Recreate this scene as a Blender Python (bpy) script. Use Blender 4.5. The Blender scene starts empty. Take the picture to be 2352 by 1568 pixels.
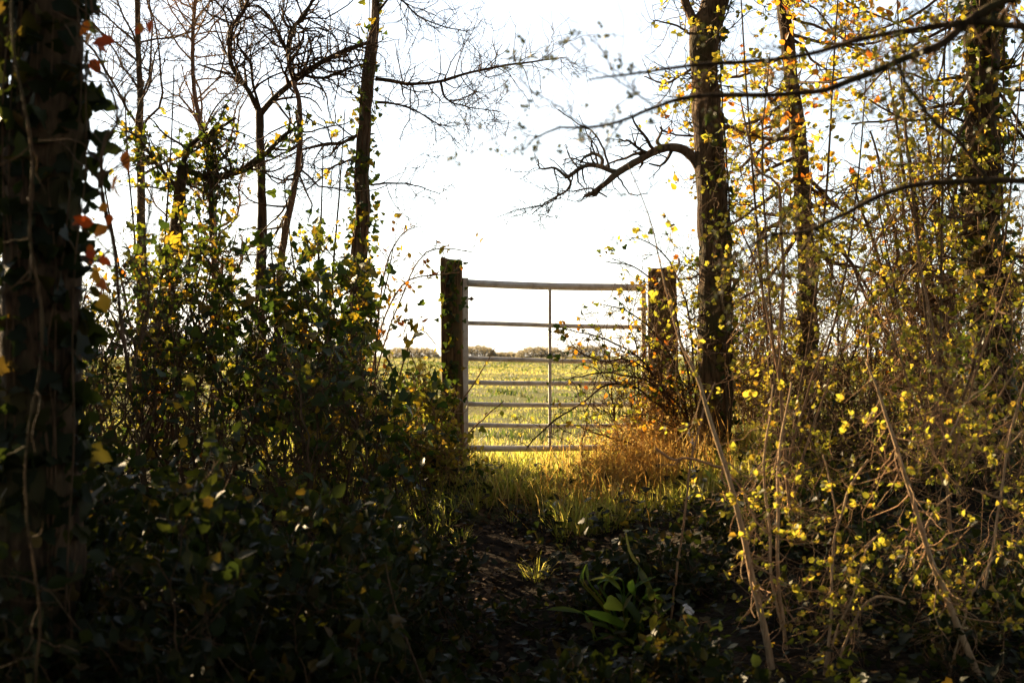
import bpy, math
import numpy as np
from mathutils import Vector, Matrix

# ------------------------------------------------------------------ camera, sky, sun, exposure
S = bpy.context.scene
COL = S.collection
F = 50 / 36 * 2352           # focal length in pixels of a 2352 px wide picture
HOR = 817.0                  # row of the horizon in that picture
EYE = 1.6
cam = bpy.data.objects.new('camera', bpy.data.cameras.new('camera'))
COL.objects.link(cam)
cam.location = (0, 0, EYE)
cam.rotation_euler = (math.radians(90) + math.atan((HOR - 784) / F), 0, 0)
cam.data.lens = 50
cam.data.sensor_width = 36
cam.data.clip_end = 3000
cam.data.clip_start = 0.05
cam.data.dof.use_dof = True
cam.data.dof.focus_distance = 9.6
cam.data.dof.aperture_fstop = 4.2
S.camera = cam

SUN_AZ, SUN_EL = -44.0, 23.0
world = bpy.data.worlds.new('World')
S.world = world
world.use_nodes = True
wn = world.node_tree
sky = wn.nodes.new('ShaderNodeTexSky')
sky.sky_type = 'NISHITA'
sky.sun_disc = False
sky.sun_elevation = math.radians(SUN_EL)
sky.sun_rotation = math.radians(SUN_AZ)
sky.dust_density = 0.5
sky.air_density = 1.0
sky.ozone_density = 1.0
bg = wn.nodes['Background']
hs_ = wn.nodes.new('ShaderNodeHueSaturation')      # desaturates the whole sky for a whiter look and more neutral fill
hs_.inputs['Saturation'].default_value = 0.5
wn.links.new(sky.outputs[0], hs_.inputs['Color'])
bg.inputs[1].default_value = 0.056
wn.links.new(hs_.outputs[0], bg.inputs[0])

sl = bpy.data.lights.new('sun', 'SUN')
sl.energy = 5.0
sl.angle = math.radians(0.5)
sl.color = (1.0, 0.74, 0.42)
sun = bpy.data.objects.new('sun', sl)
COL.objects.link(sun)
sd = Vector((math.sin(math.radians(SUN_AZ)) * math.cos(math.radians(SUN_EL)),
             math.cos(math.radians(SUN_AZ)) * math.cos(math.radians(SUN_EL)), math.sin(math.radians(SUN_EL))))
sun.rotation_euler = sd.to_track_quat('Z', 'Y').to_euler()
sun.location = (-20, 25, 15)

S.view_settings.view_transform = 'Standard'
S.view_settings.look = 'None'
S.view_settings.exposure = 2.15
S.view_settings.gamma = 1.0
S.cycles.use_denoising = True
S.cycles.max_bounces = 6
S.cycles.diffuse_bounces = 3
S.cycles.glossy_bounces = 2
S.cycles.transmission_bounces = 4
S.cycles.transparent_max_bounces = 4

# ------------------------------------------------------------------ helpers
def R(seed):
    return np.random.default_rng(seed)


def P(px, py, d):
    """a point d metres in front of the camera seen at (px, py) of the 2352 px picture"""
    return np.array([(px - 1176) / F * d, d, EYE - (py - HOR) / F * d])


def nrm(v):
    return v / np.maximum(np.linalg.norm(v, axis=-1, keepdims=True), 1e-9)


def sstep(a, b, x):
    t = np.clip((x - a) / (b - a), 0, 1)
    return t * t * (3 - 2 * t)


def wav(p, freq, seed, octaves=3):
    """cheap smooth noise about -1..1"""
    r = R(seed)
    out = np.zeros(p.shape[:-1])
    amp, tot = 1.0, 0
    for o in range(octaves):
        for k in range(3):
            d = r.normal(size=p.shape[-1])
            d /= np.linalg.norm(d)
            out += amp * np.sin((p @ d) * freq * (1 + .37 * k) + r.uniform(0, 6.28)) / 2
        tot += amp
        amp *= .55
        freq *= 2.03
    return out / tot


PATHX = np.array([[-20, -.3], [0, -.3], [4, -.42], [6, -.36], [7, -.26], [8, -.1], [9, .1], [10, .28], [11, .3], [40, .3]])


def pathx(y):
    return np.interp(y, PATHX[:, 0], PATHX[:, 1])


def G(x, y):
    """height of the ground"""
    x = np.asarray(x, float)
    y = np.asarray(y, float)
    z = 0.17 * (np.clip(y - 4.8, 0, 5.2) + .25 * np.exp(-((y - 4.8) / .8) ** 2) - .25 * np.exp(-((y - 10) / .8) ** 2))
    away = np.abs(x - pathx(y))
    z = z + .32 * sstep(.35, 1.5, away) * (1 - sstep(8.8, 10.4, y))
    z = z + .45 * sstep(20, 170, y)
    p = np.stack([x, y], -1)
    z = z + .03 * wav(p, 2.1, 5) * (1 - sstep(12, 40, y)) + .05 * wav(p, .25, 6) * sstep(14, 30, y) * (1 - sstep(150, 300, y)) + .075 * wav(p, 2.6, 7) * sstep(10.5, 13, y) * (1 - sstep(45, 90, y))
    return z


def on_ground(px, py):
    d = 3.0
    while d < 12:
        q = P(px, py, d)
        if q[2] <= float(G(q[0], q[1])):
            break
        d += .02
    return d


class MB:
    """collects tubes, leaves and blades; build() links them as one mesh object"""
    def __init__(s):
        s.v, s.f3, s.f4, s.a, s.n = [], [], [], [], 0

    def add(s, v, f3=None, f4=None, a=None):
        v = np.asarray(v, float).reshape(-1, 3)
        if f3 is not None and len(f3):
            s.f3.append(np.asarray(f3, int).reshape(-1, 3) + s.n)
        if f4 is not None and len(f4):
            s.f4.append(np.asarray(f4, int).reshape(-1, 4) + s.n)
        s.v.append(v)
        s.a.append(np.zeros(len(v)) if a is None else np.broadcast_to(np.asarray(a, float).ravel(), (len(v),)))
        s.n += len(v)
        return s

    def tubes(s, pts, rad, sides=4, rng=None, bump=0.0, cap=True):
        pts = np.asarray(pts, float)
        rad = np.asarray(rad, float)
        if pts.ndim == 2:
            pts, rad = pts[None], rad[None]
        N, K, _ = pts.shape
        if N == 0:
            return s
        t = np.gradient(pts, axis=1)
        t = nrm(t)
        ref = np.tile(np.array([.31, .22, .92]), (N, 1))
        mt = nrm(t.mean(1))
        bad = np.abs((mt * nrm(ref)).sum(1)) > .8
        ref[bad] = (.95, -.3, .05)
        u = nrm(np.cross(t, ref[:, None, :]))
        w = np.cross(t, u)
        an = np.arange(sides) / sides * 2 * np.pi
        rr = rad[:, :, None] * np.ones(sides)
        if bump:
            c = pts[:, :, None, :] + rr[..., None] * (np.cos(an)[:, None] * u[:, :, None, :] + np.sin(an)[:, None] * w[:, :, None, :])
            rr = rr * (1 + bump * wav(c, 9.0, 77, 4) + bump * .6 * wav(c * np.array([3.5, 3.5, .5]), 16, 78, 2))
        ring = pts[:, :, None, :] + rr[..., None] * (np.cos(an)[:, None] * u[:, :, None, :] + np.sin(an)[:, None] * w[:, :, None, :])
        idx = np.arange(N * K * sides).reshape(N, K, sides)
        a = idx[:, :-1, :]
        b = idx[:, 1:, :]
        f4 = np.stack([a, np.roll(a, -1, 2), np.roll(b, -1, 2), b], -1).reshape(-1, 4)
        at = np.repeat((rng or R(N)).random(N), K * sides)
        f3 = None
        V = ring.reshape(-1, 3)
        if cap:
            n0 = len(V)
            V = np.concatenate([V, pts[:, -1, :], pts[:, 0, :]])
            e = idx[:, -1, :]
            g = idx[:, 0, :]
            tip = (n0 + np.arange(N))[:, None] * np.ones(sides, int)
            bot = (n0 + N + np.arange(N))[:, None] * np.ones(sides, int)
            f3 = np.concatenate([np.stack([e, np.roll(e, -1, 1), tip], -1).reshape(-1, 3),
                                 np.stack([np.roll(g, -1, 1), g, bot], -1).reshape(-1, 3)])
            at = np.concatenate([at, at[::K * sides], at[::K * sides]])
        return s.add(V, f3, f4, at)

    def leaves(s, L, kind, rng):
        """L = (pos, dir, normal, size)"""
        pos, di, no, sz = L
        if len(pos) == 0:
            return s
        tv, tf = LEAF[kind]
        di = nrm(di)
        no = nrm(no - (no * di).sum(1, keepdims=True) * di)
        si = np.cross(no, di)
        V = pos[:, None, :] + sz[:, None, None] * (tv[None, :, 0:1] * di[:, None, :] + tv[None, :, 1:2] * si[:, None, :] + tv[None, :, 2:3] * no[:, None, :])
        n, k = len(pos), len(tv)
        f = (np.arange(n)[:, None, None] * k + tf[None]).reshape(-1, 3)
        return s.add(V.reshape(-1, 3), f, None, np.repeat(rng.random(n), k))

    def mesh(s, name, off=(0, 0, 0), smooth=True):
        me = bpy.data.meshes.new(name)
        v = (np.concatenate(s.v) - np.asarray(off)).astype(np.float32)
        f3 = np.concatenate(s.f3) if s.f3 else np.zeros((0, 3), int)
        f4 = np.concatenate(s.f4) if s.f4 else np.zeros((0, 4), int)
        lv = np.concatenate([f3.ravel(), f4.ravel()]).astype(np.int32)
        ls = np.concatenate([np.arange(len(f3)) * 3, len(f3) * 3 + np.arange(len(f4)) * 4]).astype(np.int32)
        me.vertices.add(len(v))
        me.vertices.foreach_set('co', v.ravel())
        me.loops.add(len(lv))
        me.loops.foreach_set('vertex_index', lv)
        me.polygons.add(len(ls))
        me.polygons.foreach_set('loop_start', ls)
        me.polygons.foreach_set('use_smooth', np.full(len(ls), smooth))
        me.update(calc_edges=True)
        me.validate()
        at = me.attributes.new('rnd', 'FLOAT', 'POINT')
        at.data.foreach_set('value', np.concatenate(s.a).astype(np.float32))
        return me

    def build(s, name, mat, parent=None, smooth=True):
        off = parent['_b'] if parent is not None else (0, 0, 0)
        me = s.mesh(name, off, smooth)
        me.materials.append(M[mat])
        o = bpy.data.objects.new(name, me)
        COL.objects.link(o)
        if parent is not None:
            o.parent = parent
            o['_b'] = [0.0, 0.0, 0.0] if parent is None else list(off)
        return o


# leaf outlines: x along the leaf, y across, z out of its plane
def fan(outline, c, fold=.12, droop=.10):
    o = np.array(outline, float)
    o = np.concatenate([o, (o[1:-1] * [1, -1])[::-1]])
    v = np.concatenate([[[c, 0]], o])
    z = fold * np.abs(v[:, 1]) * 1.6 - droop * np.clip(v[:, 0], 0, 1) ** 2
    n = len(o)
    f = np.array([[0, 1 + i, 1 + (i + 1) % n] for i in range(n)])
    return np.column_stack([v, z]), f


LEAF = {
    'ivy': fan([(0, 0), (-.08, .28), (.2, .52), (.42, .27), (.64, .27), (1, 0)], .3),
    'ivy_far': fan([(0, 0), (.08, .5), (.45, .27), (1, 0)], .3),
    'ovate': fan([(0, 0), (.14, .22), (.4, .34), (.72, .22), (1, 0)], .4, .2, .18),
    'round': fan([(0, 0), (.2, .34), (.62, .38), (1, 0)], .45, .25, .15),
    'long': fan([(0, 0), (.2, .085), (.55, .13), (.85, .075), (1, 0)], .5, .35, .35),
    'small': (np.array([(0, 0, 0), (.45, .34, .1), (1, 0, -.1), (.45, -.34, .1)]), np.array([(0, 1, 2), (0, 2, 3)])),
}


def tag(o, label, cat=None, group=None, kind=None):
    o['label'] = label
    if cat:
        o['category'] = cat
    if group:
        o['group'] = group
    if kind:
        o['kind'] = kind
    return o


def thing(name, label, cat, base, group=None):
    o = bpy.data.objects.new(name, None)
    COL.objects.link(o)
    o.empty_display_size = .1
    o.location = base
    o['_b'] = [float(c) for c in base]
    return tag(o, label, cat, group)


def spline(pts, K):
    """Catmull-Rom resampled to K points (columns of any number)"""
    p = np.asarray(pts, float)
    p = np.concatenate([[2 * p[0] - p[1]], p, [2 * p[-1] - p[-2]]])
    n = len(p) - 3
    seg = np.linalg.norm(np.diff(p[1:-1, :3], axis=0), axis=1)
    cum = np.concatenate([[0], np.cumsum(seg)])
    u = np.linspace(0, cum[-1], K)
    i = np.clip(np.searchsorted(cum, u, side='right') - 1, 0, n - 1)
    t = ((u - cum[i]) / np.maximum(seg[i], 1e-9))[:, None]
    a, b, c, d = p[i], p[i + 1], p[i + 2], p[i + 3]
    return .5 * (2 * b + (c - a) * t + (2 * a - 5 * b + 4 * c - d) * t ** 2 + (3 * b - a - 3 * c + d) * t ** 3)


def trace(spec, d, K=30, rng=None, jit=0.0, ground=False, wmul=1.0):
    """spec: (px, py, width px[, depth]) rows -> points (K,3), radii (K)"""
    rows = []
    for q in spec:
        dd = q[3] if len(q) > 3 else d
        rows.append(np.concatenate([P(q[0], q[1], dd), [q[2] / 2 / F * dd * wmul]]))
    if ground:                        # carry the lowest end on into the ground
        e = rows[-1].copy()
        g = float(G(e[0], e[1]))
        if e[2] > g - .1:
            e[2] = g - .15
            e[3] *= 1.12
            rows.append(e)
    c = spline(rows, K)
    p, r = c[:, :3], np.maximum(c[:, 3], .0006)
    if rng is not None and jit:
        n = rng.normal(size=p.shape)
        n = (n + np.roll(n, 1, 0) + np.roll(n, -1, 0)) / 3
        n[0] = n[-1] = 0
        p = p + jit * n
    return p, r


def grow(rng, pts, rad, n, K=6, t=(.2, 1.), L=(.2, .6), ang=(30, 70), wander=.22, trop=(0, 0, .06), rr=.55, rmin=.0024, tip=.4, short=.5):
    """n side branches off a batch of branches"""
    if pts.ndim == 2:
        pts, rad = pts[None], rad[None]
    N, Kp, _ = pts.shape
    ln = np.linalg.norm(np.diff(pts, axis=1), axis=2).sum(1)
    i = rng.choice(N, n, p=ln / ln.sum())
    tt = rng.uniform(t[0], t[1], n)
    x = tt * (Kp - 1)
    k = np.clip(x.astype(int), 0, Kp - 2)
    f = (x - k)[:, None]
    a, b = pts[i, k], pts[i, k + 1]
    p0 = a * (1 - f) + b * f
    r0 = rad[i, k] * (1 - f[:, 0]) + rad[i, k + 1] * f[:, 0]
    tan = nrm(b - a)
    v = rng.normal(size=(n, 3))
    v = nrm(v - (v * tan).sum(1, keepdims=True) * tan)
    an = np.radians(rng.uniform(ang[0], ang[1], n))[:, None]
    d = np.cos(an) * tan + np.sin(an) * v
    Ls = rng.uniform(L[0], L[1], n) * (1 - short * tt)
    out = [p0]
    for _ in range(K - 1):
        d = nrm(d + wander * rng.normal(size=(n, 3)) + np.asarray(trop))
        out.append(out[-1] + d * (Ls / (K - 1))[:, None])
    q = np.stack(out, 1)
    r = np.maximum(r0 * rr, rmin)[:, None] * np.linspace(1, tip, K)[None]
    return q, np.maximum(r, rmin * .6)


def stems(rng, base, target, K=10, bow=.35, wander=.05, r0=.012, tip=.3):
    """bent stems from base points to target points"""
    n = len(base)
    t = np.linspace(0, 1, K)[None, :, None]
    h = np.linalg.norm(target - base, axis=1, keepdims=True)
    c = base + (target - base) * .4 + h * bow * (rng.normal(size=(n, 3)) * .45 + np.array([0, 0, .45]))
    p = base[:, None] * (1 - t) ** 2 + c[:, None] * 2 * t * (1 - t) + target[:, None] * t ** 2
    w = np.cumsum(rng.normal(size=(n, K, 3)), 1) * wander * h[:, None] / K ** .5
    p = p + (w - w[:, -1:] * t) * 1.0
    r = r0 * rng.uniform(.6, 1.3, (n, 1)) * np.linspace(1, tip, K)[None]
    return p, r


def blob(rng, px, py, d, rx, ry, rd, n, hollow=0.0):
    """n points inside an ellipsoid given by its picture size and its depth"""
    v = nrm(rng.normal(size=(n, 3))) * (rng.uniform(hollow, 1, (n, 1)) ** (1 / 3))
    c = P(px, py, d)
    return c + v * np.array([rx / F * d, rd, ry / F * d])


def on_twigs(rng, pts, n, t=(.3, 1), size=(.02, .03), cluster=1, up=.5, spread=.01, out=.7):
    """leaf placements along a batch of twigs"""
    N, K, _ = pts.shape
    i = rng.integers(0, N, n)
    x = rng.uniform(t[0], t[1], n) * (K - 1)
    k = np.clip(x.astype(int), 0, K - 2)
    f = (x - k)[:, None]
    p = pts[i, k] * (1 - f) + pts[i, k + 1] * f
    tan = nrm(pts[i, k + 1] - pts[i, k])
    if cluster > 1:
        p = np.repeat(p, cluster, 0)
        tan = np.repeat(tan, cluster, 0)
    m = len(p)
    d = nrm(rng.normal(size=(m, 3)) * out + tan * .6 + np.array([0, 0, .1]))
    no = rng.normal(size=(m, 3)) + np.array([0, 0, up])
    s = rng.uniform(size[0], size[1], m)
    return p + rng.normal(size=(m, 3)) * spread, d, no, s


def cut(L, keep):
    return tuple(a[keep] for a in L)


def split_leaves(root, L, kind, mat, rng, n, joined='foliage'):
    """the n leaves nearest the camera as parts of their own, the rest joined"""
    pos = L[0]
    px = 1176 + pos[:, 0] / pos[:, 1] * F
    py = HOR - (pos[:, 2] - EYE) / pos[:, 1] * F
    inside = (px > 0) & (px < 2352) & (py > 0) & (py < 1568)
    score = np.where(inside, L[3] / pos[:, 1], 0) + 1e-9 * rng.random(len(pos))
    order = np.argsort(-score)
    one, rest = order[:n], order[n:]
    key = 'leaf_' + kind + mat
    if key not in SHARED:
        tv, tf = LEAF[kind]
        me = MB().add(tv, tf, None, 0).mesh('leaf')
        me.materials.append(M[mat])
        SHARED[key] = me
    base = np.array(root['_b'])
    for j in one:
        di = nrm(L[1][j])
        no = nrm(L[2][j] - (L[2][j] @ di) * di)
        si = np.cross(no, di)
        o = bpy.data.objects.new('leaf', SHARED[key])
        o.parent = root
        mt = np.eye(4)
        mt[:3, 0], mt[:3, 1], mt[:3, 2] = di * L[3][j], si * L[3][j], no * L[3][j]
        mt[:3, 3] = pos[j] - base
        o.matrix_local = Matrix(mt.tolist())
        COL.objects.link(o)
    if len(rest):
        o = MB().leaves(cut(L, rest), kind, rng).build(joined, mat, root)
        o['kind'] = 'stuff'


SHARED = {}

# ------------------------------------------------------------------ materials
M = {}


def new_mat(name):
    m = bpy.data.materials.new(name)
    m.use_nodes = True
    M[name] = m
    return m, m.node_tree.nodes, m.node_tree.links, m.node_tree.nodes['Principled BSDF']


def ramp(nodes, stops, const=False):
    r = nodes.new('ShaderNodeValToRGB')
    e = r.color_ramp.elements
    while len(e) < len(stops):
        e.new(.5)
    for el, (p, c) in zip(e, stops):
        el.position = p
        el.color = (*c, 1)
    if const:
        r.color_ramp.interpolation = 'CONSTANT'
    return r


def math_node(nodes, links, op, a, b=None, val=None):
    n = nodes.new('ShaderNodeMath')
    n.operation = op
    links.new(a, n.inputs[0])
    if b is not None:
        links.new(b, n.inputs[1])
    if val is not None:
        n.inputs[1].default_value = val
    return n.outputs[0]


def leaf_mat(name, stops, tstops=None, trans=.5, rough=.45, spec=.4):
    """thin leaf: reflects its own colour, lets a yellower one through"""
    m, N, L, bs = new_mat(name)
    at = N.new('ShaderNodeAttribute')
    at.attribute_name = 'rnd'
    oi = N.new('ShaderNodeObjectInfo')
    if name == 'field_blade':
        s = at.outputs['Fac']
    else:
        s = math_node(N, L, 'ADD', at.outputs['Fac'], oi.outputs['Random'])
        s = math_node(N, L, 'FRACT', s)
    c1 = ramp(N, stops)
    c2 = ramp(N, tstops or stops)
    L.new(s, c1.inputs[0])
    L.new(s, c2.inputs[0])
    tc = N.new('ShaderNodeTexCoord')
    no = N.new('ShaderNodeTexNoise')
    no.inputs['Scale'].default_value = 60
    L.new(tc.outputs['Object'], no.inputs['Vector'])
    mx = N.new('ShaderNodeMix')
    mx.data_type = 'RGBA'
    mx.blend_type = 'MULTIPLY'
    mx.inputs[0].default_value = .6
    L.new(c1.outputs[0], mx.inputs[6])
    cr = ramp(N, [(.3, (.55, .5, .45)), (.7, (1.25, 1.25, 1.2))])
    L.new(no.outputs['Fac'], cr.inputs[0])
    L.new(cr.outputs[0], mx.inputs[7])
    L.new(mx.outputs[2], bs.inputs['Base Color'])
    bs.inputs['Roughness'].default_value = rough
    bs.inputs['Specular IOR Level'].default_value = spec
    tr = N.new('ShaderNodeBsdfTranslucent')
    L.new(c2.outputs[0], tr.inputs['Color'])
    ms = N.new('ShaderNodeMixShader')
    ms.inputs[0].default_value = trans
    L.new(bs.outputs[0], ms.inputs[1])
    L.new(tr.outputs[0], ms.inputs[2])
    L.new(ms.outputs[0], N['Material Output'].inputs['Surface'])
    return m


def bark_mat(name, a, b, c, scale=9, bump=.6, stretch=.22, rough=.85):
    m, N, L, bs = new_mat(name)
    tc = N.new('ShaderNodeTexCoord')
    mp = N.new('ShaderNodeMapping')
    mp.inputs['Scale'].default_value = (1, 1, stretch)
    L.new(tc.outputs['Object'], mp.inputs[0])
    n1 = N.new('ShaderNodeTexNoise')
    n1.inputs['Scale'].default_value = scale * 4
    n1.inputs['Detail'].default_value = 8
    n1.inputs['Distortion'].default_value = .7
    L.new(mp.outputs[0], n1.inputs['Vector'])
    n2 = N.new('ShaderNodeTexNoise')
    n2.inputs['Scale'].default_value = scale * .5
    n2.inputs['Detail'].default_value = 4
    L.new(tc.outputs['Object'], n2.inputs['Vector'])
    r1 = ramp(N, [(.35, a), (.6, b)])
    L.new(n1.outputs['Fac'], r1.inputs[0])
    r2 = ramp(N, [(.48, (0, 0, 0)), (.66, (1, 1, 1))])
    L.new(n2.outputs['Fac'], r2.inputs[0])
    mx = N.new('ShaderNodeMix')
    mx.data_type = 'RGBA'
    L.new(r2.outputs[0], mx.inputs[0])
    L.new(r1.outputs[0], mx.inputs[6])
    mx.inputs[7].default_value = (*c, 1)
    L.new(mx.outputs[2], bs.inputs['Base Color'])
    bs.inputs['Roughness'].default_value = rough
    bs.inputs['Specular IOR Level'].default_value = .12
    bp = N.new('ShaderNodeBump')
    bp.inputs['Strength'].default_value = bump
    bp.inputs['Distance'].default_value = .02
    L.new(n1.outputs['Fac'], bp.inputs['Height'])
    L.new(bp.outputs[0], bs.inputs['Normal'])
    return m


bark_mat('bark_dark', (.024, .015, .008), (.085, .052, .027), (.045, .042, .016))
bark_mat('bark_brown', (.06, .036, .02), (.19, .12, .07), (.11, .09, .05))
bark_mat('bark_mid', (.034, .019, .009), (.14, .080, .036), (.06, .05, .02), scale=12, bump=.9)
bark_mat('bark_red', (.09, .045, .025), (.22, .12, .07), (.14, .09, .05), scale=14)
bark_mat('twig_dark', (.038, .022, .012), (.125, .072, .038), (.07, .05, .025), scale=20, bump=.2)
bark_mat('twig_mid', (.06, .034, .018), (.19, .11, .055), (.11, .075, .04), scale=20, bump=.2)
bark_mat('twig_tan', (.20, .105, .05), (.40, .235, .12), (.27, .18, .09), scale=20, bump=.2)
bark_mat('twig_lit', (.30, .18, .095), (.52, .35, .20), (.40, .29, .16), scale=20, bump=.2)  # lightened so the near stems read as sunlit
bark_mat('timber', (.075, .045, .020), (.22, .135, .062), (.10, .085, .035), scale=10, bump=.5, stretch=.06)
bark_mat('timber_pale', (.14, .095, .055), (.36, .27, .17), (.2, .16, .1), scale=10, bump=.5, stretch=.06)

leaf_mat('ivy_leaf', [(0, (.014, .028, .008)), (.7, (.028, .046, .010)), (.88, (.07, .07, .012)), (1, (.15, .09, .015))],
         [(0, (.05, .09, .012)), (.55, (.12, .17, .015)), (.8, (.36, .34, .02)), (1, (.75, .42, .03))], trans=.4, rough=.45, spec=.28)
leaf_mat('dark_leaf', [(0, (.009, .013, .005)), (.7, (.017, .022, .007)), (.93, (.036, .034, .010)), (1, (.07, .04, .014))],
         [(0, (.03, .05, .008)), (.8, (.07, .08, .010)), (1, (.2, .12, .015))], trans=.25, rough=.5, spec=.12)  # near-black tones also put shade into the low brambles
leaf_mat('young_leaf', [(0, (.08, .10, .015)), (.5, (.13, .13, .018)), (1, (.19, .15, .02))],
         [(0, (.40, .40, .035)), (.5, (.60, .52, .05)), (.85, (.68, .48, .05)), (1, (.68, .38, .04))], trans=.52, rough=.5, spec=.3)
leaf_mat('shaded_bud', [(0, (.03, .04, .015)), (1, (.07, .07, .02))], [(0, (.06, .08, .02)), (1, (.16, .15, .03))], trans=.2, rough=.5, spec=.3)  # darkened colours carry the shade of the bough leaves
leaf_mat('gold_leaf', [(0, (.13, .11, .015)), (.45, (.22, .14, .018)), (.75, (.27, .11, .015)), (1, (.22, .06, .012))],
         [(0, (.6, .5, .04)), (.45, (.8, .5, .03)), (.75, (.85, .32, .02)), (1, (.6, .14, .015))], trans=.5, rough=.5, spec=.3)
leaf_mat('red_leaf', [(0, (.10, .06, .015)), (.4, (.16, .05, .012)), (1, (.18, .03, .01))],
         [(0, (.7, .4, .03)), (.4, (.75, .2, .015)), (1, (.6, .07, .01))], trans=.5, rough=.5, spec=.3)
leaf_mat('bracken', [(0, (.20, .11, .035)), (.5, (.30, .17, .05)), (1, (.38, .27, .10))],
         [(0, (.60, .30, .06)), (.5, (.72, .43, .10)), (1, (.78, .58, .18))], trans=.5, rough=.7, spec=.2)
leaf_mat('field_blade', [(0, (.035, .06, .018)), (.35, (.08, .10, .03)), (.65, (.15, .15, .055)), (1, (.26, .22, .11))],
         [(0, (.17, .23, .05)), (.35, (.40, .41, .08)), (.65, (.58, .51, .12)), (1, (.66, .54, .19))], trans=.5, rough=.55, spec=.25)
leaf_mat('lush_blade', [(0, (.05, .08, .018)), (.5, (.11, .12, .03)), (1, (.28, .21, .08))],
         [(0, (.36, .44, .05)), (.5, (.68, .62, .09)), (1, (.85, .68, .2))], trans=.6, rough=.45, spec=.35)
leaf_mat('tussock', [(0, (.025, .05, .015)), (.7, (.05, .08, .022)), (1, (.11, .11, .04))], [(0, (.10, .17, .03)), (.7, (.2, .26, .05)), (1, (.4, .36, .1))], trans=.3, rough=.6, spec=.2)
leaf_mat('litter', [(0, (.03, .018, .01)), (.5, (.07, .04, .02)), (.85, (.10, .06, .03)), (1, (.16, .10, .06))], None, trans=.1, rough=.8, spec=.1)
leaf_mat('hazed_bush', [(0, (.10, .09, .07)), (.6, (.2, .17, .12)), (1, (.34, .28, .19))],
         [(0, (.22, .2, .13)), (1, (.5, .42, .26))], trans=.5, rough=.7)  # pale colours stand in for haze at that distance
leaf_mat('fluff', [(0, (.75, .74, .72)), (1, (.8, .8, .78))], None, trans=.4, rough=.8)
leaf_mat('dock_leaf', [(0, (.04, .07, .016)), (.7, (.07, .10, .02)), (1, (.13, .11, .03))], [(0, (.22, .36, .03)), (.7, (.42, .50, .04)), (1, (.6, .46, .08))], trans=.5, rough=.45, spec=.3)

# ground: meadow turf beyond the gate, dark woodland soil this side
m, N, L, bs = new_mat('soil')
tc = N.new('ShaderNodeTexCoord')
sx = N.new('ShaderNodeSeparateXYZ')
L.new(tc.outputs['Object'], sx.inputs[0])
n1 = N.new('ShaderNodeTexNoise')
n1.inputs['Scale'].default_value = 1.1
n1.inputs['Detail'].default_value = 8
L.new(tc.outputs['Object'], n1.inputs['Vector'])
n2 = N.new('ShaderNodeTexNoise')
n2.inputs['Scale'].default_value = 30
n2.inputs['Detail'].default_value = 8
L.new(tc.outputs['Object'], n2.inputs['Vector'])
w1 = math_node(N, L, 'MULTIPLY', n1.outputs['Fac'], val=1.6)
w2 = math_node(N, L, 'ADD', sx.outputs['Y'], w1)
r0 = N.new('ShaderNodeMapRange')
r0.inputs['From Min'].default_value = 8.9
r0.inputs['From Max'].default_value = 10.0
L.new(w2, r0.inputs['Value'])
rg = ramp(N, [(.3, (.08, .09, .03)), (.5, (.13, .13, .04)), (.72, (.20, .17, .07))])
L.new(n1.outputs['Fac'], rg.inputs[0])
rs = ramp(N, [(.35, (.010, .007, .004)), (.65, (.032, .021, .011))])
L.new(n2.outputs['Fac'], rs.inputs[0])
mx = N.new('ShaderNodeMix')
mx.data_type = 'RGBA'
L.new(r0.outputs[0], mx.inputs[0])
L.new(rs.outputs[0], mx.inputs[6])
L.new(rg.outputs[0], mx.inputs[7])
L.new(mx.outputs[2], bs.inputs['Base Color'])
bs.inputs['Roughness'].default_value = .95
bs.inputs['Specular IOR Level'].default_value = .1
bp = N.new('ShaderNodeBump')
bp.inputs['Strength'].default_value = 1
bp.inputs['Distance'].default_value = .08
L.new(n2.outputs['Fac'], bp.inputs['Height'])
L.new(bp.outputs[0], bs.inputs['Normal'])

m, N, L, bs = new_mat('mud')
tc = N.new('ShaderNodeTexCoord')
n2 = N.new('ShaderNodeTexNoise')
n2.inputs['Scale'].default_value = 18
n2.inputs['Detail'].default_value = 9
L.new(tc.outputs['Object'], n2.inputs['Vector'])
rs = ramp(N, [(.35, (.010, .007, .005)), (.6, (.028, .019, .012)), (.75, (.055, .036, .022))])
L.new(n2.outputs['Fac'], rs.inputs[0])
L.new(rs.outputs[0], bs.inputs['Base Color'])
bs.inputs['Roughness'].default_value = 1
bs.inputs['Specular IOR Level'].default_value = .05
bp = N.new('ShaderNodeBump')
bp.inputs['Strength'].default_value = .8
bp.inputs['Distance'].default_value = .03
L.new(n2.outputs['Fac'], bp.inputs['Height'])
L.new(bp.outputs[0], bs.inputs['Normal'])

m, N, L, bs = new_mat('galvanised')
tc = N.new('ShaderNodeTexCoord')
n2 = N.new('ShaderNodeTexNoise')
n2.inputs['Scale'].default_value = 14
n2.inputs['Detail'].default_value = 7
L.new(tc.outputs['Object'], n2.inputs['Vector'])
rs = ramp(N, [(.3, (.46, .39, .30)), (.5, (.70, .65, .56)), (.75, (.80, .77, .71))])
L.new(n2.outputs['Fac'], rs.inputs[0])
L.new(rs.outputs[0], bs.inputs['Base Color'])
bs.inputs['Metallic'].default_value = .12
rq = ramp(N, [(.3, (.6, .6, .6)), (.7, (.38, .38, .38))])
L.new(n2.outputs['Fac'], rq.inputs[0])
L.new(rq.outputs[0], bs.inputs['Roughness'])
m, N, L, bs = new_mat('rusty')
bs.inputs['Base Color'].default_value = (.12, .07, .04, 1)
bs.inputs['Roughness'].default_value = .7
bs.inputs['Metallic'].default_value = .4
m, N, L, bs = new_mat('white_scrap')
bs.inputs['Base Color'].default_value = (.8, .8, .8, 1)
bs.inputs['Roughness'].default_value = .6
m, N, L, bs = new_mat('pale_stone')
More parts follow.
